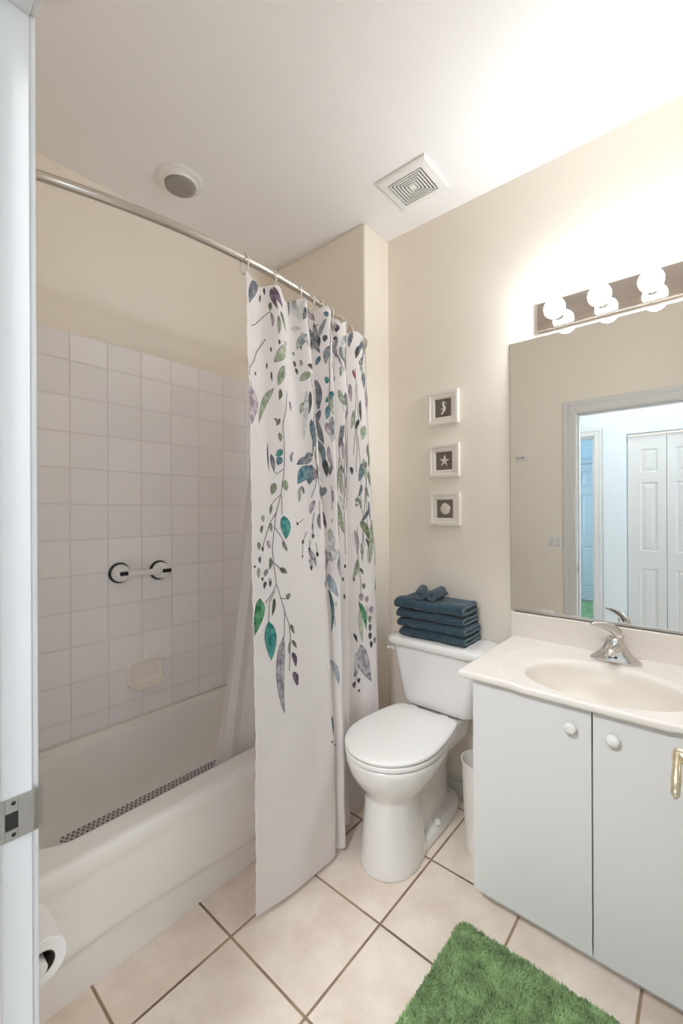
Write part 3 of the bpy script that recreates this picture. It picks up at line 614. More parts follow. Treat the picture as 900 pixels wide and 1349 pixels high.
STEMS = [[(1.5,2.002),(1.28,1.987),(1.05,1.97),(0.66,1.941),(0.39,1.931)],[(7.16,2.036),(7.61,2.043)],[(1.23,1.904),(0.98,1.878),(0.7,1.849),(0.52,1.817),(0.08,1.784)],[(0.2,1.793),(0.05,1.759),(0.21,1.732)],[(2.26,1.736),(2.2,1.715),(2.15,1.695),(2.13,1.676),(2.01,1.65),(1.9,1.624),(1.89,1.603),(1.91,1.584),(1.91,1.563),(1.91,1.543),(1.91,1.515),(1.89,1.488),(1.87,1.462),(1.82,1.441),(1.76,1.419),(1.69,1.384),(1.6,1.364),(1.53,1.344),(1.44,1.325),(1.38,1.306),(1.35,1.286),(1.31,1.267),(1.26,1.247),(1.23,1.226),(1.18,1.206),(1.18,1.187),(1.2,1.169),(1.2,1.15),(1.23,1.13),(1.27,1.109),(1.31,1.078),(1.39,1.06),(1.47,1.041),(1.57,1.014),(1.67,0.987),(1.66,0.965),(1.65,0.944),(1.64,0.922),(1.64,0.9)],[(4.02,1.684),(3.95,1.662),(3.89,1.64),(3.89,1.618),(3.84,1.596),(3.8,1.574),(3.75,1.552),(3.82,1.528),(3.85,1.503),(3.87,1.479),(3.89,1.455),(3.92,1.431),(4.03,1.411),(4.15,1.392),(4.33,1.373)],[(3.46,1.374),(3.57,1.395),(3.72,1.416),(3.76,1.436),(3.78,1.455),(3.83,1.475),(3.9,1.494),(3.96,1.473),(4.07,1.452),(4.29,1.432)],[(7.66,1.414),(7.79,1.392)],[(1.82,1.467),(1.49,1.449),(1.37,1.46)],[(3.89,1.639),(3.87,1.617),(3.8,1.594),(3.74,1.572),(3.69,1.549),(3.67,1.527),(3.49,1.507),(3.32,1.487)],[(14.06,1.381),(13.97,1.358),(13.89,1.334)],[(1.69,1.382),(1.46,1.366),(1.24,1.35),(1.19,1.331),(1.13,1.312)],[(1.71,1.376),(1.7,1.355),(1.69,1.333),(1.68,1.312)],[(1.33,1.269),(1.53,1.245),(1.72,1.219)],[(1.44,1.318),(1.14,1.29),(1.05,1.274),(0.96,1.257),(0.84,1.235),(0.73,1.213),(0.73,1.193)],[(1.22,1.152),(1.48,1.131),(1.72,1.116)],[(3.58,1.319),(3.53,1.299),(3.47,1.278),(3.43,1.258)],[(2.99,1.295),(2.58,1.279)],[(3.95,1.361),(3.93,1.34),(3.95,1.32),(3.93,1.3),(3.91,1.279),(3.92,1.259)],[(12.97,1.365),(13.1,1.334)],[(18.25,1.255),(18.26,1.228),(18.27,1.201),(18.28,1.175),(18.3,1.148),(18.33,1.121),(18.35,1.094),(18.42,1.066),(18.48,1.038),(18.53,1.009),(18.53,0.986),(18.51,0.963)],[(1.3,1.076),(1.14,1.056),(0.97,1.036),(0.76,1.023)],[(1.23,1.059),(1.1,1.039),(0.95,1.019),(0.95,0.999),(0.94,0.979),(0.93,0.958)],[(1.47,1.031),(1.71,1.025)],[(1.68,0.979),(1.76,0.959),(1.84,0.939),(1.86,0.916),(1.89,0.894),(1.88,0.874),(1.86,0.855),(1.85,0.836),(1.83,0.817),(1.81,0.797),(1.8,0.779)],[(3.49,1.277),(3.49,1.258),(3.47,1.239)],[(3.17,1.25),(2.91,1.218)],[(3.29,1.217),(3.25,1.189)],[(3.6,1.208),(3.65,1.171)],[(3.29,1.162),(3.27,1.126)],[(2.87,1.202),(2.83,1.183),(2.77,1.165)],[(18.51,0.963),(18.39,0.924)],[(18.92,0.903),(18.95,0.873),(18.99,0.845)],[(18.81,1.166),(18.73,1.2),(18.66,1.234)],[(18.17,0.702),(18.23,0.668),(18.28,0.634),(18.18,0.602),(18.09,0.57)],[(8.39,1.421),(8.38,1.398),(8.4,1.374),(8.39,1.351),(8.39,1.327)],[(13.23,1.521),(13.18,1.544),(13.12,1.567),(13.08,1.59),(13.04,1.614),(13.15,1.645),(13.26,1.676)],[(19.2,1.437),(19.09,1.402),(19.02,1.369),(19.65,1.328)]]

cu = thing('shower_curtain', 'white shower curtain printed with teal and plum hanging leaves', 'shower curtain', (1.2, 1.12, 0))
mb = MB()
cs = linspace(0, CN, 320)
mb.grid(lambda s, v: c_pos(s, c_bot(s) + (c_top(s) - c_bot(s)) * v), cs, linspace(0, 1, 170))
def on_cloth(s, z, off):
    s = max(0.02, min(CN - .02, s)); z = max(c_bot(s) + .004, min(c_top(s) - .002, z))
    p = c_pos(s, z); n = c_norm(s, z)
    return (p[0] + n[0] * off, p[1] + n[1] * off, z)
def cloth_ds(s, z): return c_norm(s, z)[3]          # metres of cloth per pleat unit
def spray_leaf(s, z, ds, dz, w, k, rnd):
    lam = max(.02, cloth_ds(s, z)); ln = math.hypot(ds, dz) or 1e-4
    ux, uz = ds / ln, dz / ln; px, pz = -uz, ux
    nseg = 8; bend = rnd.uniform(-.08, .08)
    def P(t, q, off):
        mx = (t - .5) * ln; o = q * w + bend * ln * (1 - (2 * t - 1) ** 2)
        return on_cloth(s + (mx * ux + o * px) / lam, z + mx * uz + o * pz, off)
    def shape(t): return .5 * (math.sin(math.pi * t ** .78) ** .85)
    small = ln < .02
    for layer in ((0,) if k == 'dark' or small else (0, 1, 2)):
        if layer == 0: mb.cur = 1 if k not in ('pale', 'dark') and not small else CI[k if k != 'dark' else 'dark']
        elif layer == 1: mb.cur = CI[k]
        else: mb.cur = 1 if k != 'pale' else CI['mauve']
        off = .0009 + .0005 * layer
        inset = min(.0016, w * .12) if layer == 1 else 0
        rows, K = [], 6
        for i in range(nseg + 1):
            t = i / nseg
            if layer == 1: t = .03 + .94 * t
            if layer == 2:
                t = .02 + .75 * t; hw = .0009 / w * (1 - t) if w else 0
            else: hw = max(0, shape(t) - inset / w)
            rows += [P(t, hw * (1 - 2 * q / K), off) for q in range(K + 1)]
        mb.add(rows, [(i * (K + 1) + q, (i + 1) * (K + 1) + q, (i + 1) * (K + 1) + q + 1, i * (K + 1) + q + 1) for i in range(nseg) for q in range(K)])
    mb.cur = 0
def spray_stem(pts, w=.0011, k=1):
    mb.cur = k
    v = []
    for i, (s, z) in enumerate(pts):
        a = pts[max(0, i - 1)]; b = pts[min(len(pts) - 1, i + 1)]
        lam = max(.02, cloth_ds(s, z)); tx = (b[0] - a[0]) * lam; tz = b[1] - a[1]; l = math.hypot(tx, tz) or 1
        v.append((on_cloth(s - tz / l * w / lam, z + tx / l * w, .0012), on_cloth(s + tz / l * w / lam, z - tx / l * w, .0012)))
    mb.add([q for p in v for q in p], [(2 * i, 2 * i + 1, 2 * i + 3, 2 * i + 2) for i in range(len(v) - 1)])
    mb.cur = 0
rnd = random.Random(4)
for L_ in LEAVES: spray_leaf(*L_, rnd)
for S_ in STEMS: spray_stem(S_)
# the sprays go on into the folds
for q in range(150):
    s = rnd.uniform(3.2, 20.8); z = 2.075 - 1.1 * rnd.random() ** 1.9
    ln = rnd.uniform(.035, .11); a = rnd.uniform(-.5, .5)
    spray_leaf(s, z, ln * math.sin(a), -ln * math.cos(a), rnd.uniform(.010, .026), rnd.choice(['slate', 'sage', 'mauve', 'slate', 'olive', 'pale', 'mist', 'mist', 'pale', 'dark', 'mauvegray']), rnd)
for q in range(26):
    s = rnd.uniform(4, 20.5); z = 2.06 - .6 * rnd.random(); pts = []
    for i in range(12):
        pts.append((s, z)); s += rnd.uniform(-.12, .12); z -= .035
    spray_stem(pts)
mb.build('cloth', CM, cu, smooth='all', fix=False)
hm = MB()
hm.grid(lambda s, v: on_cloth(s, c_bot(s) + .001 + .012 * v, -.0012 + .0024 * 0), cs, [0, 1])
hm.grid(lambda z, v: on_cloth(.02 + .10 * v, z, .0012), linspace(.05, 2.06, 70), [0, 1])
hm.build('hem', mat('hem_cloth', (240, 236, 234), .85, bump=.3, bscale=500), cu, smooth='all', fix=False)

ring0 = None
names = ['first curtain ring at the free edge of the curtain', 'second curtain ring from the free edge', 'third curtain ring from the free edge', 'fourth curtain ring from the free edge',
         'fifth curtain ring from the free edge', 'sixth curtain ring from the free edge', 'seventh curtain ring from the free edge', 'eighth curtain ring from the free edge',
         'ninth curtain ring from the free edge', 'tenth curtain ring from the free edge', 'last curtain ring beside the alcove wall']
M_RING = mat('ring_plastic', (228, 222, 212), .2)
for k, s in enumerate(RING_S):
    p = c_pos(s, c_top(s)); x = max(.2, min(1.62, p[0])); y = rod_y(x)
    if ring0 is None:
        ring0 = thing('curtain_ring', 'white plastic ' + names[0], 'curtain ring', (x, y, RZ), 'curtain rings on the rod')
        MB().torus((x, y, RZ - .016), (1, 0, 0), .0215, .0026, 28, 8, .0325).build('hoop', M_RING, ring0, smooth='all')
        MB().sphere((x, y - .002, RZ - .047), .0048, 12, 8).build('bead', M_RING, ring0, smooth='all')
    else:
        r = ring0.copy(); COL.objects.link(r); r.location = (x, y, RZ); r['label'] = 'white plastic ' + names[k]
        r.rotation_euler = (0, 0, rnd.uniform(-.5, .5))
        for ch in ring0.children:
            c = ch.copy(); COL.objects.link(c); c.parent = r; c.matrix_parent_inverse = ch.matrix_parent_inverse.copy()

# plain liner hanging inside the bathtub
LT = [(.958, 1.168), (.985, 1.176), (1.01, 1.166), (1.05, 1.184), (1.10, 1.168), (1.17, 1.19), (1.25, 1.178), (1.32, 1.21), (1.40, 1.212), (1.47, 1.235), (1.53, 1.242), (1.59, 1.27)]
LB = [(.918, 1.452), (.96, 1.472), (1.0, 1.454), (1.05, 1.474), (1.11, 1.452), (1.16, 1.474), (1.21, 1.454), (1.26, 1.474), (1.31, 1.454), (1.35, 1.474), (1.39, 1.456), (1.43, 1.47)]
LN = len(LT) - 1
LZ0 = RIM - .13
def l_pos(s, z):
    zt = H + .772; f = (zt - z) / (zt - LZ0); w = f ** 1.05; wx = f ** 4
    i = max(0, min(LN - 1, int(s))); t = s - i; t = t * t * (3 - 2 * t)
    x, y = [(LT[i][a] * (1 - t) + LT[i + 1][a] * t) * (1 - q) + (LB[i][a] * (1 - t) + LB[i + 1][a] * t) * q for a, q in ((0, wx), (1, w))]
    return (x - .03 * (1 - s / LN) * math.sin(math.pi * min(1, f)) * 0, y + .003 * math.sin(6 * z + 2 * s), z)
li = thing('shower_liner', 'plain white inner liner hanging down inside the bathtub', 'shower curtain liner', (1.2, 1.43, RIM))
MB().grid(lambda s, v: l_pos(s, LZ0 + (H + .772 - LZ0) * v), linspace(0, LN, 130), linspace(0, 1, 40)).build('liner_cloth', M_LINER, li, smooth='all', fix=False)
MB().grid(lambda s, v: tuple(a + b for a, b in zip(l_pos(s, LZ0 + .015 * v), (0, -.0012, 0))), linspace(0, LN, 130), [0, 1]).build('hem', M_LINER, li, smooth='all', fix=False)

# ------------------------------------------------------------------ toilet
TYC = .932
to = thing('toilet', 'white two-piece toilet with closed lid between the curtain and vanity', 'toilet', (1.5, TYC, 0))
def egg(x0, x1, hw, z, n=48, e=2.3, yc=TYC, xc=None):
    xc = x0 + (x1 - x0) * .45 if xc is None else xc
    pts = []
    for k in range(n):
        a = 2 * math.pi * k / n; c, s = math.cos(a), math.sin(a)
        ee = 2.05 if c < 0 else e
        rx = (xc - x0) if c < 0 else (x1 - xc)
        pts.append((xc + rx * math.copysign(abs(c) ** (2 / ee), c), yc + hw * math.copysign(abs(s) ** (2 / ee), s), z))
    return pts
tb = MB()
tb.loft([egg(*q) for q in [(1.240, 1.53, .114, 0.0), (1.242, 1.53, .113, .02), (1.252, 1.52, .104, .12), (1.264, 1.51, .098, .22), (1.268, 1.51, .099, .262),
                           (1.252, 1.53, .116, .285), (1.226, 1.58, .142, .318), (1.206, 1.63, .163, .352), (1.195, 1.655, .175, .385), (1.192, 1.66, .178, .408), (1.198, 1.655, .174, .418)]])
tb.loft([egg(1.30, 1.842, .100, z, e=3.2) for z in (0, .03)] + [egg(1.31, 1.835, .088, .05, e=3)])          # floor flange
tb.loft([egg(1.42, a, b, z, e=2.6) for a, b, z in ((1.80, .062, .03), (1.79, .058, .12), (1.78, .060, .20), (1.80, .075, .28), (1.83, .10, .34))])   # trapway
tb.loft([[(x, y, z) for x, y in rrect(1.71, TYC, .135, w, .04)] for w, z in ((.085, .29), (.108, .33), (.125, .38), (.128, .418), (.126, .432))])   # deck under the tank
bowl = tb.build('bowl', M_PORC, to, smooth='all')
rm = bowl.modifiers.new('remesh', 'REMESH'); rm.mode = 'VOXEL'; rm.voxel_size = .0065; rm.use_smooth_shade = True
sm = bowl.modifiers.new('smooth', 'SMOOTH'); sm.factor = .5; sm.iterations = 7
MB().loft([egg(1.233, 1.847, .118, .0, e=2.6), egg(1.236, 1.845, .115, .006, e=2.6)], True, True).build('caulk', mat('caulk', (222, 216, 206), .6), to, smooth=True) if False else None
LX = (1.187, 1.658)
def lid_ring(i, z, n=26):
    # round front, sides that close in a little, straight back with soft corners
    x0, xc, x1, hw, hb, r = LX[0] + i, 1.395, LX[1] + .002 - i, .179 - i, .150 - i, .034
    half = [(xc - (xc - x0) * math.sin(math.pi / 2 * (1 - k / n)), hw * math.cos(math.pi / 2 * (1 - k / n))) for k in range(n + 1)]
    for k in range(1, 9):
        t = k / 9; half.append((xc + (x1 - r - xc) * t, hw + (hb - hw) * t ** 1.9))
    for k in range(9):
        a = math.pi / 2 * k / 8; half.append((x1 - r + r * math.sin(a), hb - r + r * math.cos(a)))
    return [(x, TYC + y, z) for x, y in half] + [(x, TYC - y, z) for x, y in half[::-1][:-1]]
MB().loft([lid_ring(.008, .420), lid_ring(.001, .424), lid_ring(.001, .434), lid_ring(.005, .438)]).build('seat', M_PLASTIC, to, smooth=True)
MB().loft([lid_ring(.005, .4405), lid_ring(0, .4445), lid_ring(0, .452), lid_ring(.003, .4555), lid_ring(.012, .4575), lid_ring(.035, .459)]).build('lid', M_PLASTIC, to, smooth='all')
for s in (-1, 1):
    MB().box(1.645, 1.672, TYC + s * .075 - .018, TYC + s * .075 + .018, .432, .456).build('hinge', M_PLASTIC, to, bevel=.006, seg=3)
    MB().lathe((1.585, TYC + s * .083, .045), (0, 0, 1), [(0, .016), (.012, .015), (.02, .010), (.022, 0)], 18).build('bolt_cap', M_PLASTIC, to, smooth='all')
TYK = .912
tk = MB()
tk.loft([[(x, y, z) for x, y in rrect((fx + 1.853) / 2, yc, (1.853 - fx) / 2, hy, r)] for fx, yc, hy, r, z in
         ((1.70, .918, .150, .04, .446), (1.685, .918, .166, .05, .452), (1.678, .918, .175, .05, .475), (1.668, .914, .196, .045, .60), (1.660, TYK, .214, .04, .708), (1.660, TYK, .214, .04, .714))])
tk.build('tank', M_PORC, to, smooth=True)
tl = MB()
tl.loft([[(x, y, z) for x, y in rrect((fx + 1.858) / 2, TYK, (1.858 - fx) / 2, hy, r)] for fx, hy, r, z in
         ((1.652, .222, .04, .714), (1.640, .234, .045, .719), (1.638, .236, .045, .738), (1.642, .232, .045, .747), (1.652, .222, .04, .752), (1.70, .18, .03, .753))])
tl.build('tank_lid', M_PORC, to, smooth='all')
fl = MB()
fl.lathe((1.685, 1.118, .690), (0, 1, 0), [(0, .014), (.012, .014), (.018, .010), (.02, 0)], 18)
fl.tube([(1.685, 1.136, .690), (1.668, 1.142, .689), (1.660, 1.143, .687)], [(.008, .006), (.009, .006), (.006, .005)], 12)
fl.build('flush_lever', M_PLASTIC, to, smooth='all')

# folded bath towels and rolled washcloths on the tank
def towel_mesh(x0, x1, y0, y1, z0, h, seed, layers=2, sag=.0):
    """a bath towel folded into LAYERS flat leaves: a thick ribbon swept along its fold path and extruded along y"""
    r = random.Random(seed); th = h / layers * .97
    path = []
    lv = [z0 + h * (i + .5) / layers for i in range(layers)]
    for i in range(layers):
        fwd = i % 2 == 0
        a, b = (x1 - .008, x0 + h / layers) if fwd else (x0 + h / layers, x1 - .012 - .006 * r.random())
        for k in range(17): path.append((a + (b - a) * k / 16, lv[i] + .0012 * math.sin(7 * k / 16 + i)))
        if i < layers - 1:
            c = b; rad = h / layers * .5
            for k in range(1, 12):
                t = math.pi * k / 12; s = -1 if fwd else 1
                path.append((c + s * rad * .9 * math.sin(t), lv[i] + rad * (1 - math.cos(t))))
    n = len(path); top, bot = [], []
    for i in range(n):
        a = path[max(0, i - 1)]; b = path[min(n - 1, i + 1)]
        tx, tz = b[0] - a[0], b[1] - a[1]; l = math.hypot(tx, tz) or 1
        nx, nz = -tz / l, tx / l
        top.append((path[i][0] + nx * th / 2, path[i][1] + nz * th / 2)); bot.append((path[i][0] - nx * th / 2, path[i][1] - nz * th / 2))
    loop = top + bot[::-1]
    rings = []
    ph = [r.uniform(0, 6) for _ in range(4)]
    for y in linspace(y0, y1, 60):
        e = 1 - .5 * max(0, 1 - min(y - y0, y1 - y) / .012) ** 2 * .3
        dx = .003 * math.sin(y * 31 + ph[0]) + .002 * math.sin(y * 67 + ph[1])
        rings.append([(x + dx * (x < (x0 + x1) / 2) * 1.0, y + .003 * math.sin(80 * x + ph[2]) * (y in (y0, y1)), z0 + (z - z0) * e + .0018 * math.sin(y * 23 + x * 20 + ph[3]) * (z - z0) / h - sag * math.sin(math.pi * (y - y0) / (y1 - y0)) * (z - z0) / h) for x, z in loop])
    m_ = MB().loft(rings); m_.mid0 = [(x, y0 - .0008, z) for x, z in path]; return m_
TZ = .754
def towel(name_label, args):
    o = towel_mesh(*args)
    t = o.build('bath_towel', M_TOWEL, None, smooth='all')
    hm_ = MB().tube([(x, y, z) for x, y, z in o.mid0], (.0028), 8).build('hem', M_TOWEL_EDGE, t, smooth='all')
    tx = bpy.data.textures.get('terry') or bpy.data.textures.new('terry', 'CLOUDS'); tx.noise_scale = .007
    d = t.modifiers.new('terry', 'DISPLACE'); d.texture = tx; d.strength = .0038; d.mid_level = .5; d.texture_coords = 'GLOBAL'
    tag(t, name_label, 'towel', 'folded bath towels on the tank')
    return t
towel('lowest folded dark teal bath towel, lying directly on the toilet tank lid', (1.668, 1.848, .772, 1.088, TZ + .001, .0372, 1))
towel('second dark teal bath towel up from the toilet tank lid', (1.664, 1.846, .770, 1.092, TZ + .0425, .0372, 2))
towel('third dark teal bath towel, just under the topmost folded one', (1.666, 1.838, .778, 1.102, TZ + .084, .0372, 3))
towel('topmost folded dark teal bath towel, under the two rolled washcloths', (1.660, 1.832, .776, 1.106, TZ + .1255, .048, 4, 2, .004))
def washcloth(label, c, d, r, ln, turns, seed):
    rn = random.Random(seed); d = Vector(d).normalized(); up = Vector((0, 0, 1)); sd_ = d.cross(up).normalized(); n = 70
    a0 = 2.4
    pts = []
    for i in range(n + 1):
        t = i / n; ra = .004 + (r - .004 - .003) * t; a = a0 + (turns - .4) * 2 * math.pi * t
        pts.append((ra * math.cos(a), ra * math.sin(a)))
    loop = []
    for sgn in (1, -1):
        q = []
        for i in range(n + 1):
            a = pts[max(0, i - 1)]; b = pts[min(n, i + 1)]; tx, ty = b[0] - a[0], b[1] - a[1]; l = math.hypot(tx, ty)
            q.append((pts[i][0] + sgn * .0032 * ty / l, pts[i][1] - sgn * .0032 * tx / l))
        loop += q if sgn > 0 else q[::-1]
    rings = []
    for k in range(10):
        u = (k / 9 - .5) * ln
        rings.append([tuple(Vector(c) + d * (u + .002 * math.sin(9 * math.atan2(p[1], p[0])) * (k in (0, 9))) + sd_ * p[0] + up * (p[1] * .94)) for p in loop])
    t = MB().loft(rings).build('rolled_washcloth', M_TOWEL, None, smooth='all')
    MB().tube([tuple(Vector(c) - d * (ln / 2 + .0006) + sd_ * p[0] + up * (p[1] * .94)) for p in pts], .0022, 6).build('hem', M_TOWEL_EDGE, t, smooth='all')
    tx = bpy.data.textures['terry']
    dm = t.modifiers.new('terry', 'DISPLACE'); dm.texture = tx; dm.strength = .002; dm.mid_level = .5; dm.texture_coords = 'GLOBAL'
    return tag(t, label, 'washcloth', 'rolled washcloths on the towels')
washcloth('rolled washcloth lying on the towels next to the curtain side', (1.735, 1.004, TZ + .1755 + .024), (1, .42, .02), .028, .120, 3, 1)
washcloth('rolled washcloth lying on the towels next to the vanity side', (1.745, .932, TZ + .1755 + .024), (1, .10, .02), .028, .124, 3, 2)

# ------------------------------------------------------------------ vanity
VL, VR, VX = .597, -.085, 1.360
CT = H - .524
va = thing('vanity_cabinet', 'white two-door vanity cabinet below the sink top', 'cabinet', (1.6, .26, 0))
MB().box(VX + .019, XB - .002, VL - .016, VL, .078, CT - .0225).box(VX + .019, XB - .002, VR, VR + .016, .078, CT - .0225).box(VX + .019, XB - .002, VR + .016, VL - .016, .078, .094).box(XB - .008, XB - .002, VR + .016, VL - .016, .094, CT - .0225).box(VX + .019, VX + .037, .235, .266, .094, CT - .16).box(VX + .075, XB - .002, VR + .003, VL - .003, 0, .078).build('cabinet_body', M_WHITE, va, bevel=.0015)
for ya, yb, ky in ((.2525, VL, .302), (VR, .2490, .199)):
    d = MB().box(VX, VX + .012, ya, yb, .076, CT - .030).build('door', M_WHITE, va, bevel=.0015)
    MB().lathe((VX, ky, H - .614), (-1, 0, 0), [(0, .008), (.008, .007), (.013, .011), (.016, .0165), (.022, .0172), (.027, .013), (.029, .006), (.0293, 0)], 28).build('knob', M_PLASTIC, d, smooth='all')

vt = thing('sink_top', 'cream white vanity top with oval moulded sink on the cabinet', 'sink', (1.6, .26, CT))
SX0, SX1, SY0, SY1 = 1.332, XB - .001, YR + .002, .636
SCX, SCY, SAX, SAY = 1.537, .258, .164, .218
def sink_z(x, y):
    r = math.hypot((x - SCX) / SAX, (y - SCY) / SAY)
    z = CT
    # shallow moulded ridge round the bowl, running to the back
    r2 = math.hypot((x - SCX - .03) / (SAX + .125), (y - SCY) / (SAY + .085))
    z -= .0035 * sstep(1.03, .985, r2)
    z -= .010 * sstep(1.12, 1.0, r)
    if r < 1: z -= .118 * (1 - r ** 2.6) ** .72
    return z
gx = sorted(set([round(q, 4) for q in linspace(SX0 + .006, SX1, 120)])); gy = sorted(set([round(q, 4) for q in linspace(SY0, SY1 - .006, 170)]))
vb = MB(); vb.grid(lambda x, y: (x, y, sink_z(x, y)), gx, gy)
# rounded front and side edges, underside
fe = [(0, 0), (-.004, -.002), (-.006, -.006), (-.006, -.018), (-.004, -.0215), (.02, -.022)]
vb.grid(lambda y, q: (SX0 + .006 + fe[q][0], y + (max(0, -fe[q][0]) if y >= SY1 - .0061 else 0), sink_z(SX0 + .006, y) + fe[q][1]), gy, list(range(len(fe))))
vb.grid(lambda x, q: (x - (max(0, -fe[q][0]) if x <= SX0 + .0061 else 0), SY1 - .006 - fe[q][0], sink_z(x, SY1 - .006) + fe[q][1]), gx, list(range(len(fe))))
# shade of the oval bowl painted into the colour, slightly darker than the deck
M_DECK = M_MARBLE.copy(); M_DECK.name = 'cultured_marble_bowl_shade'
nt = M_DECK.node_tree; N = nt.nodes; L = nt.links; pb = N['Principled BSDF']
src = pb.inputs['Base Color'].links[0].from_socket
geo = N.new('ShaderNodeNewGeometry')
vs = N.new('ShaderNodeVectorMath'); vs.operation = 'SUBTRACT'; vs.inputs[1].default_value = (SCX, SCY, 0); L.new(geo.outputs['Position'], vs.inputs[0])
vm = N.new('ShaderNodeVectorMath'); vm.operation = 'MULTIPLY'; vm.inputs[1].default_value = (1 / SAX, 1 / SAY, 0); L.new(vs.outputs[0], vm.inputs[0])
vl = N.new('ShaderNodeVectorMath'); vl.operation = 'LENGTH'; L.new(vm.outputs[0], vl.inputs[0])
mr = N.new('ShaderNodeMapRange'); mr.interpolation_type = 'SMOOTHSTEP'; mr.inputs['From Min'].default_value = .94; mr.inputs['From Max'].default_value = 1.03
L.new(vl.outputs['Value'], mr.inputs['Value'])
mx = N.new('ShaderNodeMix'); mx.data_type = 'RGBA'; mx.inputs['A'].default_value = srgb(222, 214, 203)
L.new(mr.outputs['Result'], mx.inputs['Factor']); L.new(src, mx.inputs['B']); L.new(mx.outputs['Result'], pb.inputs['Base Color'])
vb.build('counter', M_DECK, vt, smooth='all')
bs = MB().box(XB - .020, XB - .001, SY0, SY1 + .006, CT - .002, H - .424)
bs.build('backsplash', M_MARBLE, vt, bevel=.004, seg=3)
MB().lathe((SCX + .02, SCY, sink_z(SCX + .02, SCY) - .002), (0, 0, 1), [(0, .024), (.004, .023), (.005, .017), (.002, .015), (.006, .013), (.007, 0)], 28).build('drain', M_CHROME, vt, smooth=True)

# ------------------------------------------------------------------ faucet
FX, FY = 1.765, .252
fz = sink_z(FX, FY) + .0005
fa = thing('faucet', 'chrome single lever faucet behind the oval sink', 'faucet', (FX, FY, CT))
def oval(cx, cy, ax, ay, z, e=2.6, n=40):
    return [(cx + ax * math.copysign(abs(math.cos(a)) ** (2 / e), math.cos(a)), cy + ay * math.copysign(abs(math.sin(a)) ** (2 / e), math.sin(a)), z) for a in [2 * math.pi * k / n for k in range(n)]]
MB().loft([oval(FX, FY, .030, .078, fz), oval(FX, FY, .031, .079, fz + .004), oval(FX, FY, .029, .074, fz + .012), oval(FX, FY, .026, .058, fz + .024), oval(FX - .001, FY, .024, .043, fz + .042), oval(FX - .002, FY, .023, .032, fz + .064), oval(FX - .003, FY, .022, .026, fz + .080), oval(FX - .003, FY, .017, .020, fz + .088), oval(FX - .003, FY, .006, .008, fz + .0905)]).build('faucet_body', M_CHROME, fa, smooth='all')
s1 = MB().tube([(FX - .005, FY, fz + .044), (FX - .035, FY, fz + .056), (FX - .070, FY, fz + .060), (FX - .100, FY, fz + .056), (FX - .118, FY, fz + .050)],
               [(.022, .017), (.020, .015), (.018, .0125), (.016, .0115), (.0145, .009)], 20).build('spout', M_CHROME, fa, smooth='all')
MB().lathe((FX - .106, FY, fz + .047), (-.12, 0, -1), [(0, .0105), (.006, .0105), (.0061, 0)], 18).build('aerator', M_DARK, s1)
MB().box(FX - .0325, FX - .0300, FY - .0085, FY + .0085, fz + .018, fz + .024).build('overflow_mark', M_DARK, fa, bevel=.001)
hv = [(FX - .003, FY - .012, fz + .084), (FX - .010, FY - .006, fz + .104), (FX - .020, FY + .010, fz + .120), (FX - .034, FY + .030, fz + .128), (FX - .048, FY + .050, fz + .1315), (FX - .060, FY + .068, fz + .1330)]
MB().tube(hv, [(.014, .020), (.012, .019), (.009, .016), (.0055, .012), (.0035, .008), (.0025, .004)], 18).build('lever_handle', M_CHROME, fa, smooth='all')
MB().tube([(FX + .022, FY + .012, fz + .020), (FX + .022, FY + .012, fz + .112)], .0024, 10).sphere((FX + .022, FY + .012, fz + .114), .0055, 14, 10).build('lift_rod', M_CHROME, fa, smooth='all')

# ------------------------------------------------------------------ mirror
mi = thing('wall_mirror', 'large frameless wall mirror above the sink top', 'mirror', (XB, .26, H + .15))
MZ0, MZ1, ML, MR = H - .417, H + .712, .645, YR + .004
e = .012
MB().loft([[(XB - .001, ML, MZ0), (XB - .001, MR, MZ0), (XB - .001, MR, MZ1), (XB - .001, ML, MZ1)], [(XB - .0045, ML, MZ0), (XB - .0045, MR, MZ0), (XB - .0045, MR, MZ1), (XB - .0045, ML, MZ1)],
           [(XB - .006, ML - .0015, MZ0 + .0015), (XB - .006, MR, MZ0 + .0015), (XB - .006, MR, MZ1 - .0015), (XB - .006, ML - .0015, MZ1 - .0015)]]).build('glass', M_MIRROR, mi)
MB().box(XB - .0012, XB - .0004, MR, ML + .0022, MZ0, MZ1 + .0015).build('backing', M_DARK, mi)
MB().box(XB - .010, XB - .0062, MR, ML - .02, MZ0 - .006, MZ0 + .006).box(XB - .010, XB - .001, MR, ML - .02, MZ0 - .0065, MZ0 - .003).build('channel', M_STEEL, mi)

# ------------------------------------------------------------------ vanity light bar
lb = thing('light_bar', 'mirrored vanity light bar with round globe bulbs above the mirror', 'light fixture', (XB, .22, H + .78))
LY0, LY1, LZA, LZB = YR + .025, .528, H + .727, H + .836
MB().box(XB - .030, XB - .0005, LY0, LY1, LZA, LZB).build('back_plate', mat('mirror_chrome', (206, 196, 190), .06, 1.0), lb, bevel=.004, seg=3)
M_BULB = emit('bulb_glow', (.88, .955, 1.03), BULB_STRENGTH)
for y in (.4455, .2965, .1465, -.003):
    sk = MB().lathe((XB - .030, y, H + .7715), (-1, 0, 0), [(0, .024), (.004, .0235), (.008, .019), (.026, .0185), (.027, .014)], 28).build('socket', M_CHROME, lb, smooth=True)
    MB().lathe((XB - .095, y, H + .7715), (-1, 0, 0), [(-.042, .0145), (-.036, .017)] + [(-.037 * math.cos(a), .037 * math.sin(a)) for a in [math.pi * (.13 + .87 * k / 18) for k in range(19)]], 32).build('light_bulb', M_BULB, sk, smooth='all')

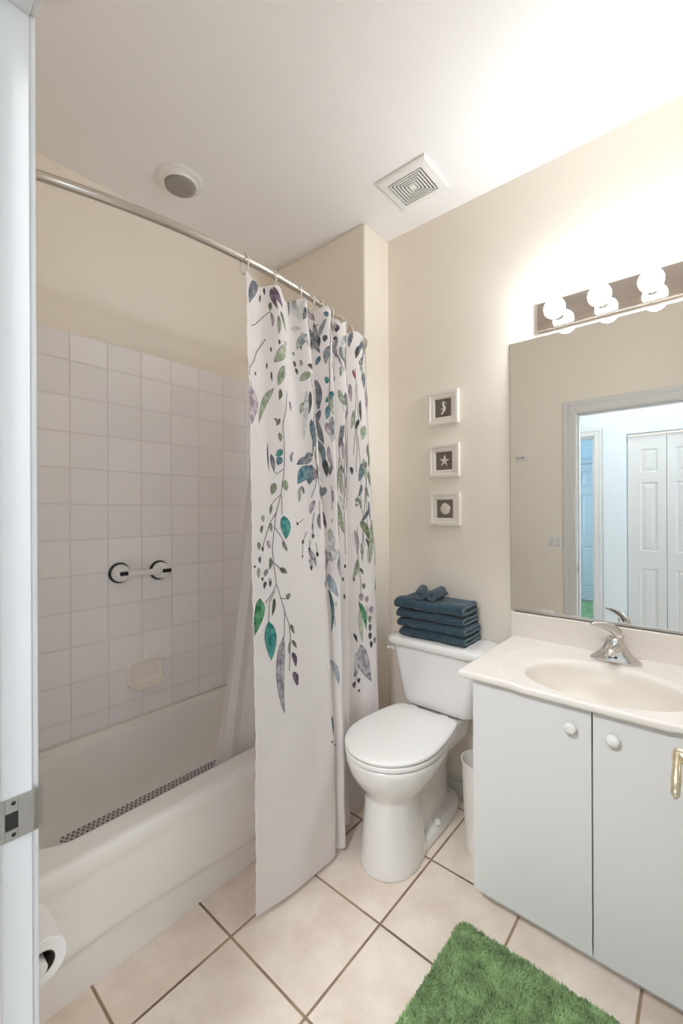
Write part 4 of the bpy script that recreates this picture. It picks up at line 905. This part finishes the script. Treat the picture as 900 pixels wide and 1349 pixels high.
# ------------------------------------------------------------------ three little shadow-box frames
M_FRAME = mat('frame_white', (228, 222, 213), .5)
M_BACK = mat('frame_backing', (122, 112, 103), .9, var=.18, scale=160, bump=.5, bscale=500)
M_SHELL = mat('shell_white', (226, 219, 208), .7, bump=.3, bscale=300)
def frame(label, cy, cz, what):
    f = thing('picture_frame', label, 'picture frame', (XB, cy, cz), 'shell frames on the wall')
    h, i1, i2 = .0775, .060, .043
    x0 = XB - .0005
    def sq(x, s): return [(x, cy - s, cz - s), (x, cy + s, cz - s), (x, cy + s, cz + s), (x, cy - s, cz + s)]
    MB().loft([sq(x0, h), sq(x0 - .020, h), sq(x0 - .022, h - .002), sq(x0 - .022, h - .013), sq(x0 - .018, i1), sq(x0 - .006, i1)], False, False).build('moulding', M_FRAME, f)
    MB().loft([sq(x0 - .0165, i1), sq(x0 - .0175, i1), sq(x0 - .0175, i2 + .004), sq(x0 - .0155, i2), sq(x0 - .005, i2)], False, False).build('mount', M_FRAME, f)
    MB().box(x0 - .005, x0 - .003, cy - i1, cy + i1, cz - i1, cz + i1).build('backing', M_BACK, f)
    X = x0 - .0055
    if what == 'starfish':
        pts = []
        for k in range(10):
            a = math.radians(90 + 36 * k + 4); r = .030 if k % 2 == 0 else .0105
            pts.append((cy + r * math.cos(a), cz + r * math.sin(a)))
        mb = MB()
        mb.loft([[(X, y, z) for y, z in pts], [(X - .004, cy + (y - cy) * .9, cz + (z - cz) * .9) for y, z in pts], [(X - .009, cy + (y - cy) * .15, cz + (z - cz) * .15) for y, z in pts]])
        mb.build('starfish', M_SHELL, f, bevel=.001)
    elif what == 'seahorse':
        mb = MB()
        body = [(.012, .022), (.006, .027), (-.001, .025), (-.002, .016), (.003, .009), (.006, 0), (.005, -.008), (.001, -.016), (-.003, -.023), (-.0075, -.028), (-.011, -.025), (-.009, -.021)]
        rad = [.002, .005, .0065, .006, .0068, .0085, .0085, .0062, .0048, .0042, .0032, .0018]
        body = [(-b[0], b[1]) for b in body]
        mb.tube([(X - .003, cy - 0 + b[0], cz + b[1]) for b in body], [(r, r * .8) for r in rad], 12)
        mb.tube([(X - .003, cy - .012, cz + .022), (X - .003, cy - .018, cz + .017)], [.0028, .0018], 8)
        mb.prism([(cy + .004, cz + .002), (cy + .013, cz - .001), (cy + .010, cz - .009), (cy + .003, cz - .008)], 'yz', X - .004, X - .001)
        mb.prism([(cy + .001, cz + .029), (cy + .004, cz + .035), (cy - .004, cz + .033), (cy - .006, cz + .028)], 'yz', X - .005, X - .002)
        mb.build('seahorse', M_SHELL, f, smooth='all')
    else:
        mb = MB(); n = 56; rings = []
        for sc, d in ((1.0, 0), (.96, .003), (.75, .0065), (.4, .0085), (.08, .0092)):
            ring = []
            for k in range(n):
                a = 2 * math.pi * k / n; r = .0255 * (1 + .022 * math.cos(14 * a)) * (1 + .16 * max(0, math.cos(a - math.radians(78))) ** 14)
                ring.append((X - d - (.0008 * math.cos(14 * a) if sc > .3 else 0), cy + sc * r * math.cos(a), cz - .001 + sc * r * math.sin(a)))
            rings.append(ring)
        mb.loft(rings).build('scallop_shell', M_SHELL, f, smooth='all')
frame('small white frame holding a seahorse, topmost of the three on the wall', .954, H + .489, 'seahorse')
frame('small white frame holding a starfish, between the seahorse and shell frames', .950, H + .239, 'starfish')
frame('small white frame holding a round shell, lowest of the three on the wall', .947, H + .013, 'shell')

# ------------------------------------------------------------------ bin, rug, toilet paper
wb = thing('trash_bin', 'slim white plastic trash bin between the toilet and vanity', 'trash bin', (1.625, .680, 0))
prof = [(0, .058), (.004, .0605), (.02, .062), (.30, .0735), (.338, .0755), (.345, .0775), (.350, .0775), (.350, .0735), (.335, .0725), (.02, .058), (.012, 0)]
MB().lathe((1.625, .6785, 0), (0, 0, 1), prof, 44).build('bin_body', mat('bin_plastic', (228, 224, 218), .35), wb, smooth=True)

RX0, RX1, RY0, RY1 = .79, 1.292, .015, .610
rg = thing('bath_rug', 'green shaggy bath rug on the tiles before the vanity', 'rug', (1.04, .31, 0))
MB().loft([[(x, y, z) for x, y in rrect((RX0 + RX1) / 2, (RY0 + RY1) / 2, (RX1 - RX0) / 2 - i, (RY1 - RY0) / 2 - i, .035)] for i, z in ((.004, .0005), (.0, .003), (.001, .009), (.008, .012))]).build('backing', M_RUG, rg, smooth=True)
rr = random.Random(11); pv, pf = [], []
def inside(x, y):
    r = .035; qx = max(RX0 + r - x, x - (RX1 - r), 0); qy = max(RY0 + r - y, y - (RY1 - r), 0)
    return math.hypot(qx, qy) < r
from mathutils import noise as mnoise
for k in range(60000):
    x, y = rr.uniform(RX0, RX1), rr.uniform(RY0, RY1)
    if not inside(x, y): continue
    cl = mnoise.noise((x * 13, y * 13, 0)); c2 = mnoise.noise((x * 13 + 40, y * 13, 3.3)); c3 = mnoise.noise((x * 45, y * 45, 7))
    a = rr.uniform(0, 6.283); lean = .003 + .004 * rr.random()
    dx, dy = lean * math.cos(a) + .007 * cl, lean * math.sin(a) + .007 * c2
    hh = .006 + .006 * rr.random() + .006 * c3; w = .0013 + .0007 * rr.random(); wx, wy = -math.sin(a) * w, math.cos(a) * w
    b = len(pv); z0 = .009
    pv += [(x - wx, y - wy, z0), (x + wx, y + wy, z0), (x + dx * .45 + wx * .9, y + dy * .45 + wy * .9, z0 + hh * .6), (x + dx * .45 - wx * .9, y + dy * .45 - wy * .9, z0 + hh * .6), (x + dx, y + dy, z0 + hh)]
    pf += [(b, b + 1, b + 2, b + 3), (b + 3, b + 2, b + 4)]
mb = MB(); mb.v = pv; mb.f = pf; mb.mi = [0] * len(pf)
pile = mb.build('pile', M_RUG, rg, smooth='all', fix=False); pile['kind'] = 'stuff'

PX, PY, PZ = .226, .885, H - .785
tp = thing('toilet_paper_holder', 'white toilet paper holder on the wall beside the doorway', 'paper holder', (XF, 1.02, PZ))
MB().lathe((XF, 1.024, PZ - .004), (1, 0, 0), [(0, .028), (.006, .027), (.012, .016), (.05, .012), (PX - XF + .007, .012), (PX - XF + .009, 0)], 24).build('post', M_PLASTIC, tp, smooth=True)
MB().tube([(PX - .004, 1.026, PZ - .004), (PX - .004, PY - .006, PZ - .004), (PX - .004, PY - .010, PZ - .004)], [.0115, .0115, .008], 18).build('arm', M_PLASTIC, tp, smooth='all')
tr = thing('toilet_paper_roll', 'white toilet paper roll hanging on the holder beside the doorway', 'toilet paper', (PX, PY + .05, PZ))
mb = MB()
ro, ri = .039, .0205
mb.lathe((PX, PY, PZ), (0, 1, 0), [(0, ri), (0, ro - .002), (.002, ro), (.098, ro), (.10, ro - .002), (.10, ri), (0, ri)], 48, False)
mb.build('paper', M_PAPER, tr, smooth=True)
MB().lathe((PX, PY + .0005, PZ), (0, 1, 0), [(0, ri - .0005), (.099, ri - .0005), (.099, ri - .002), (0, ri - .002), (0, ri - .0005)], 32, False).build('core', M_CARD, tr, smooth=True)
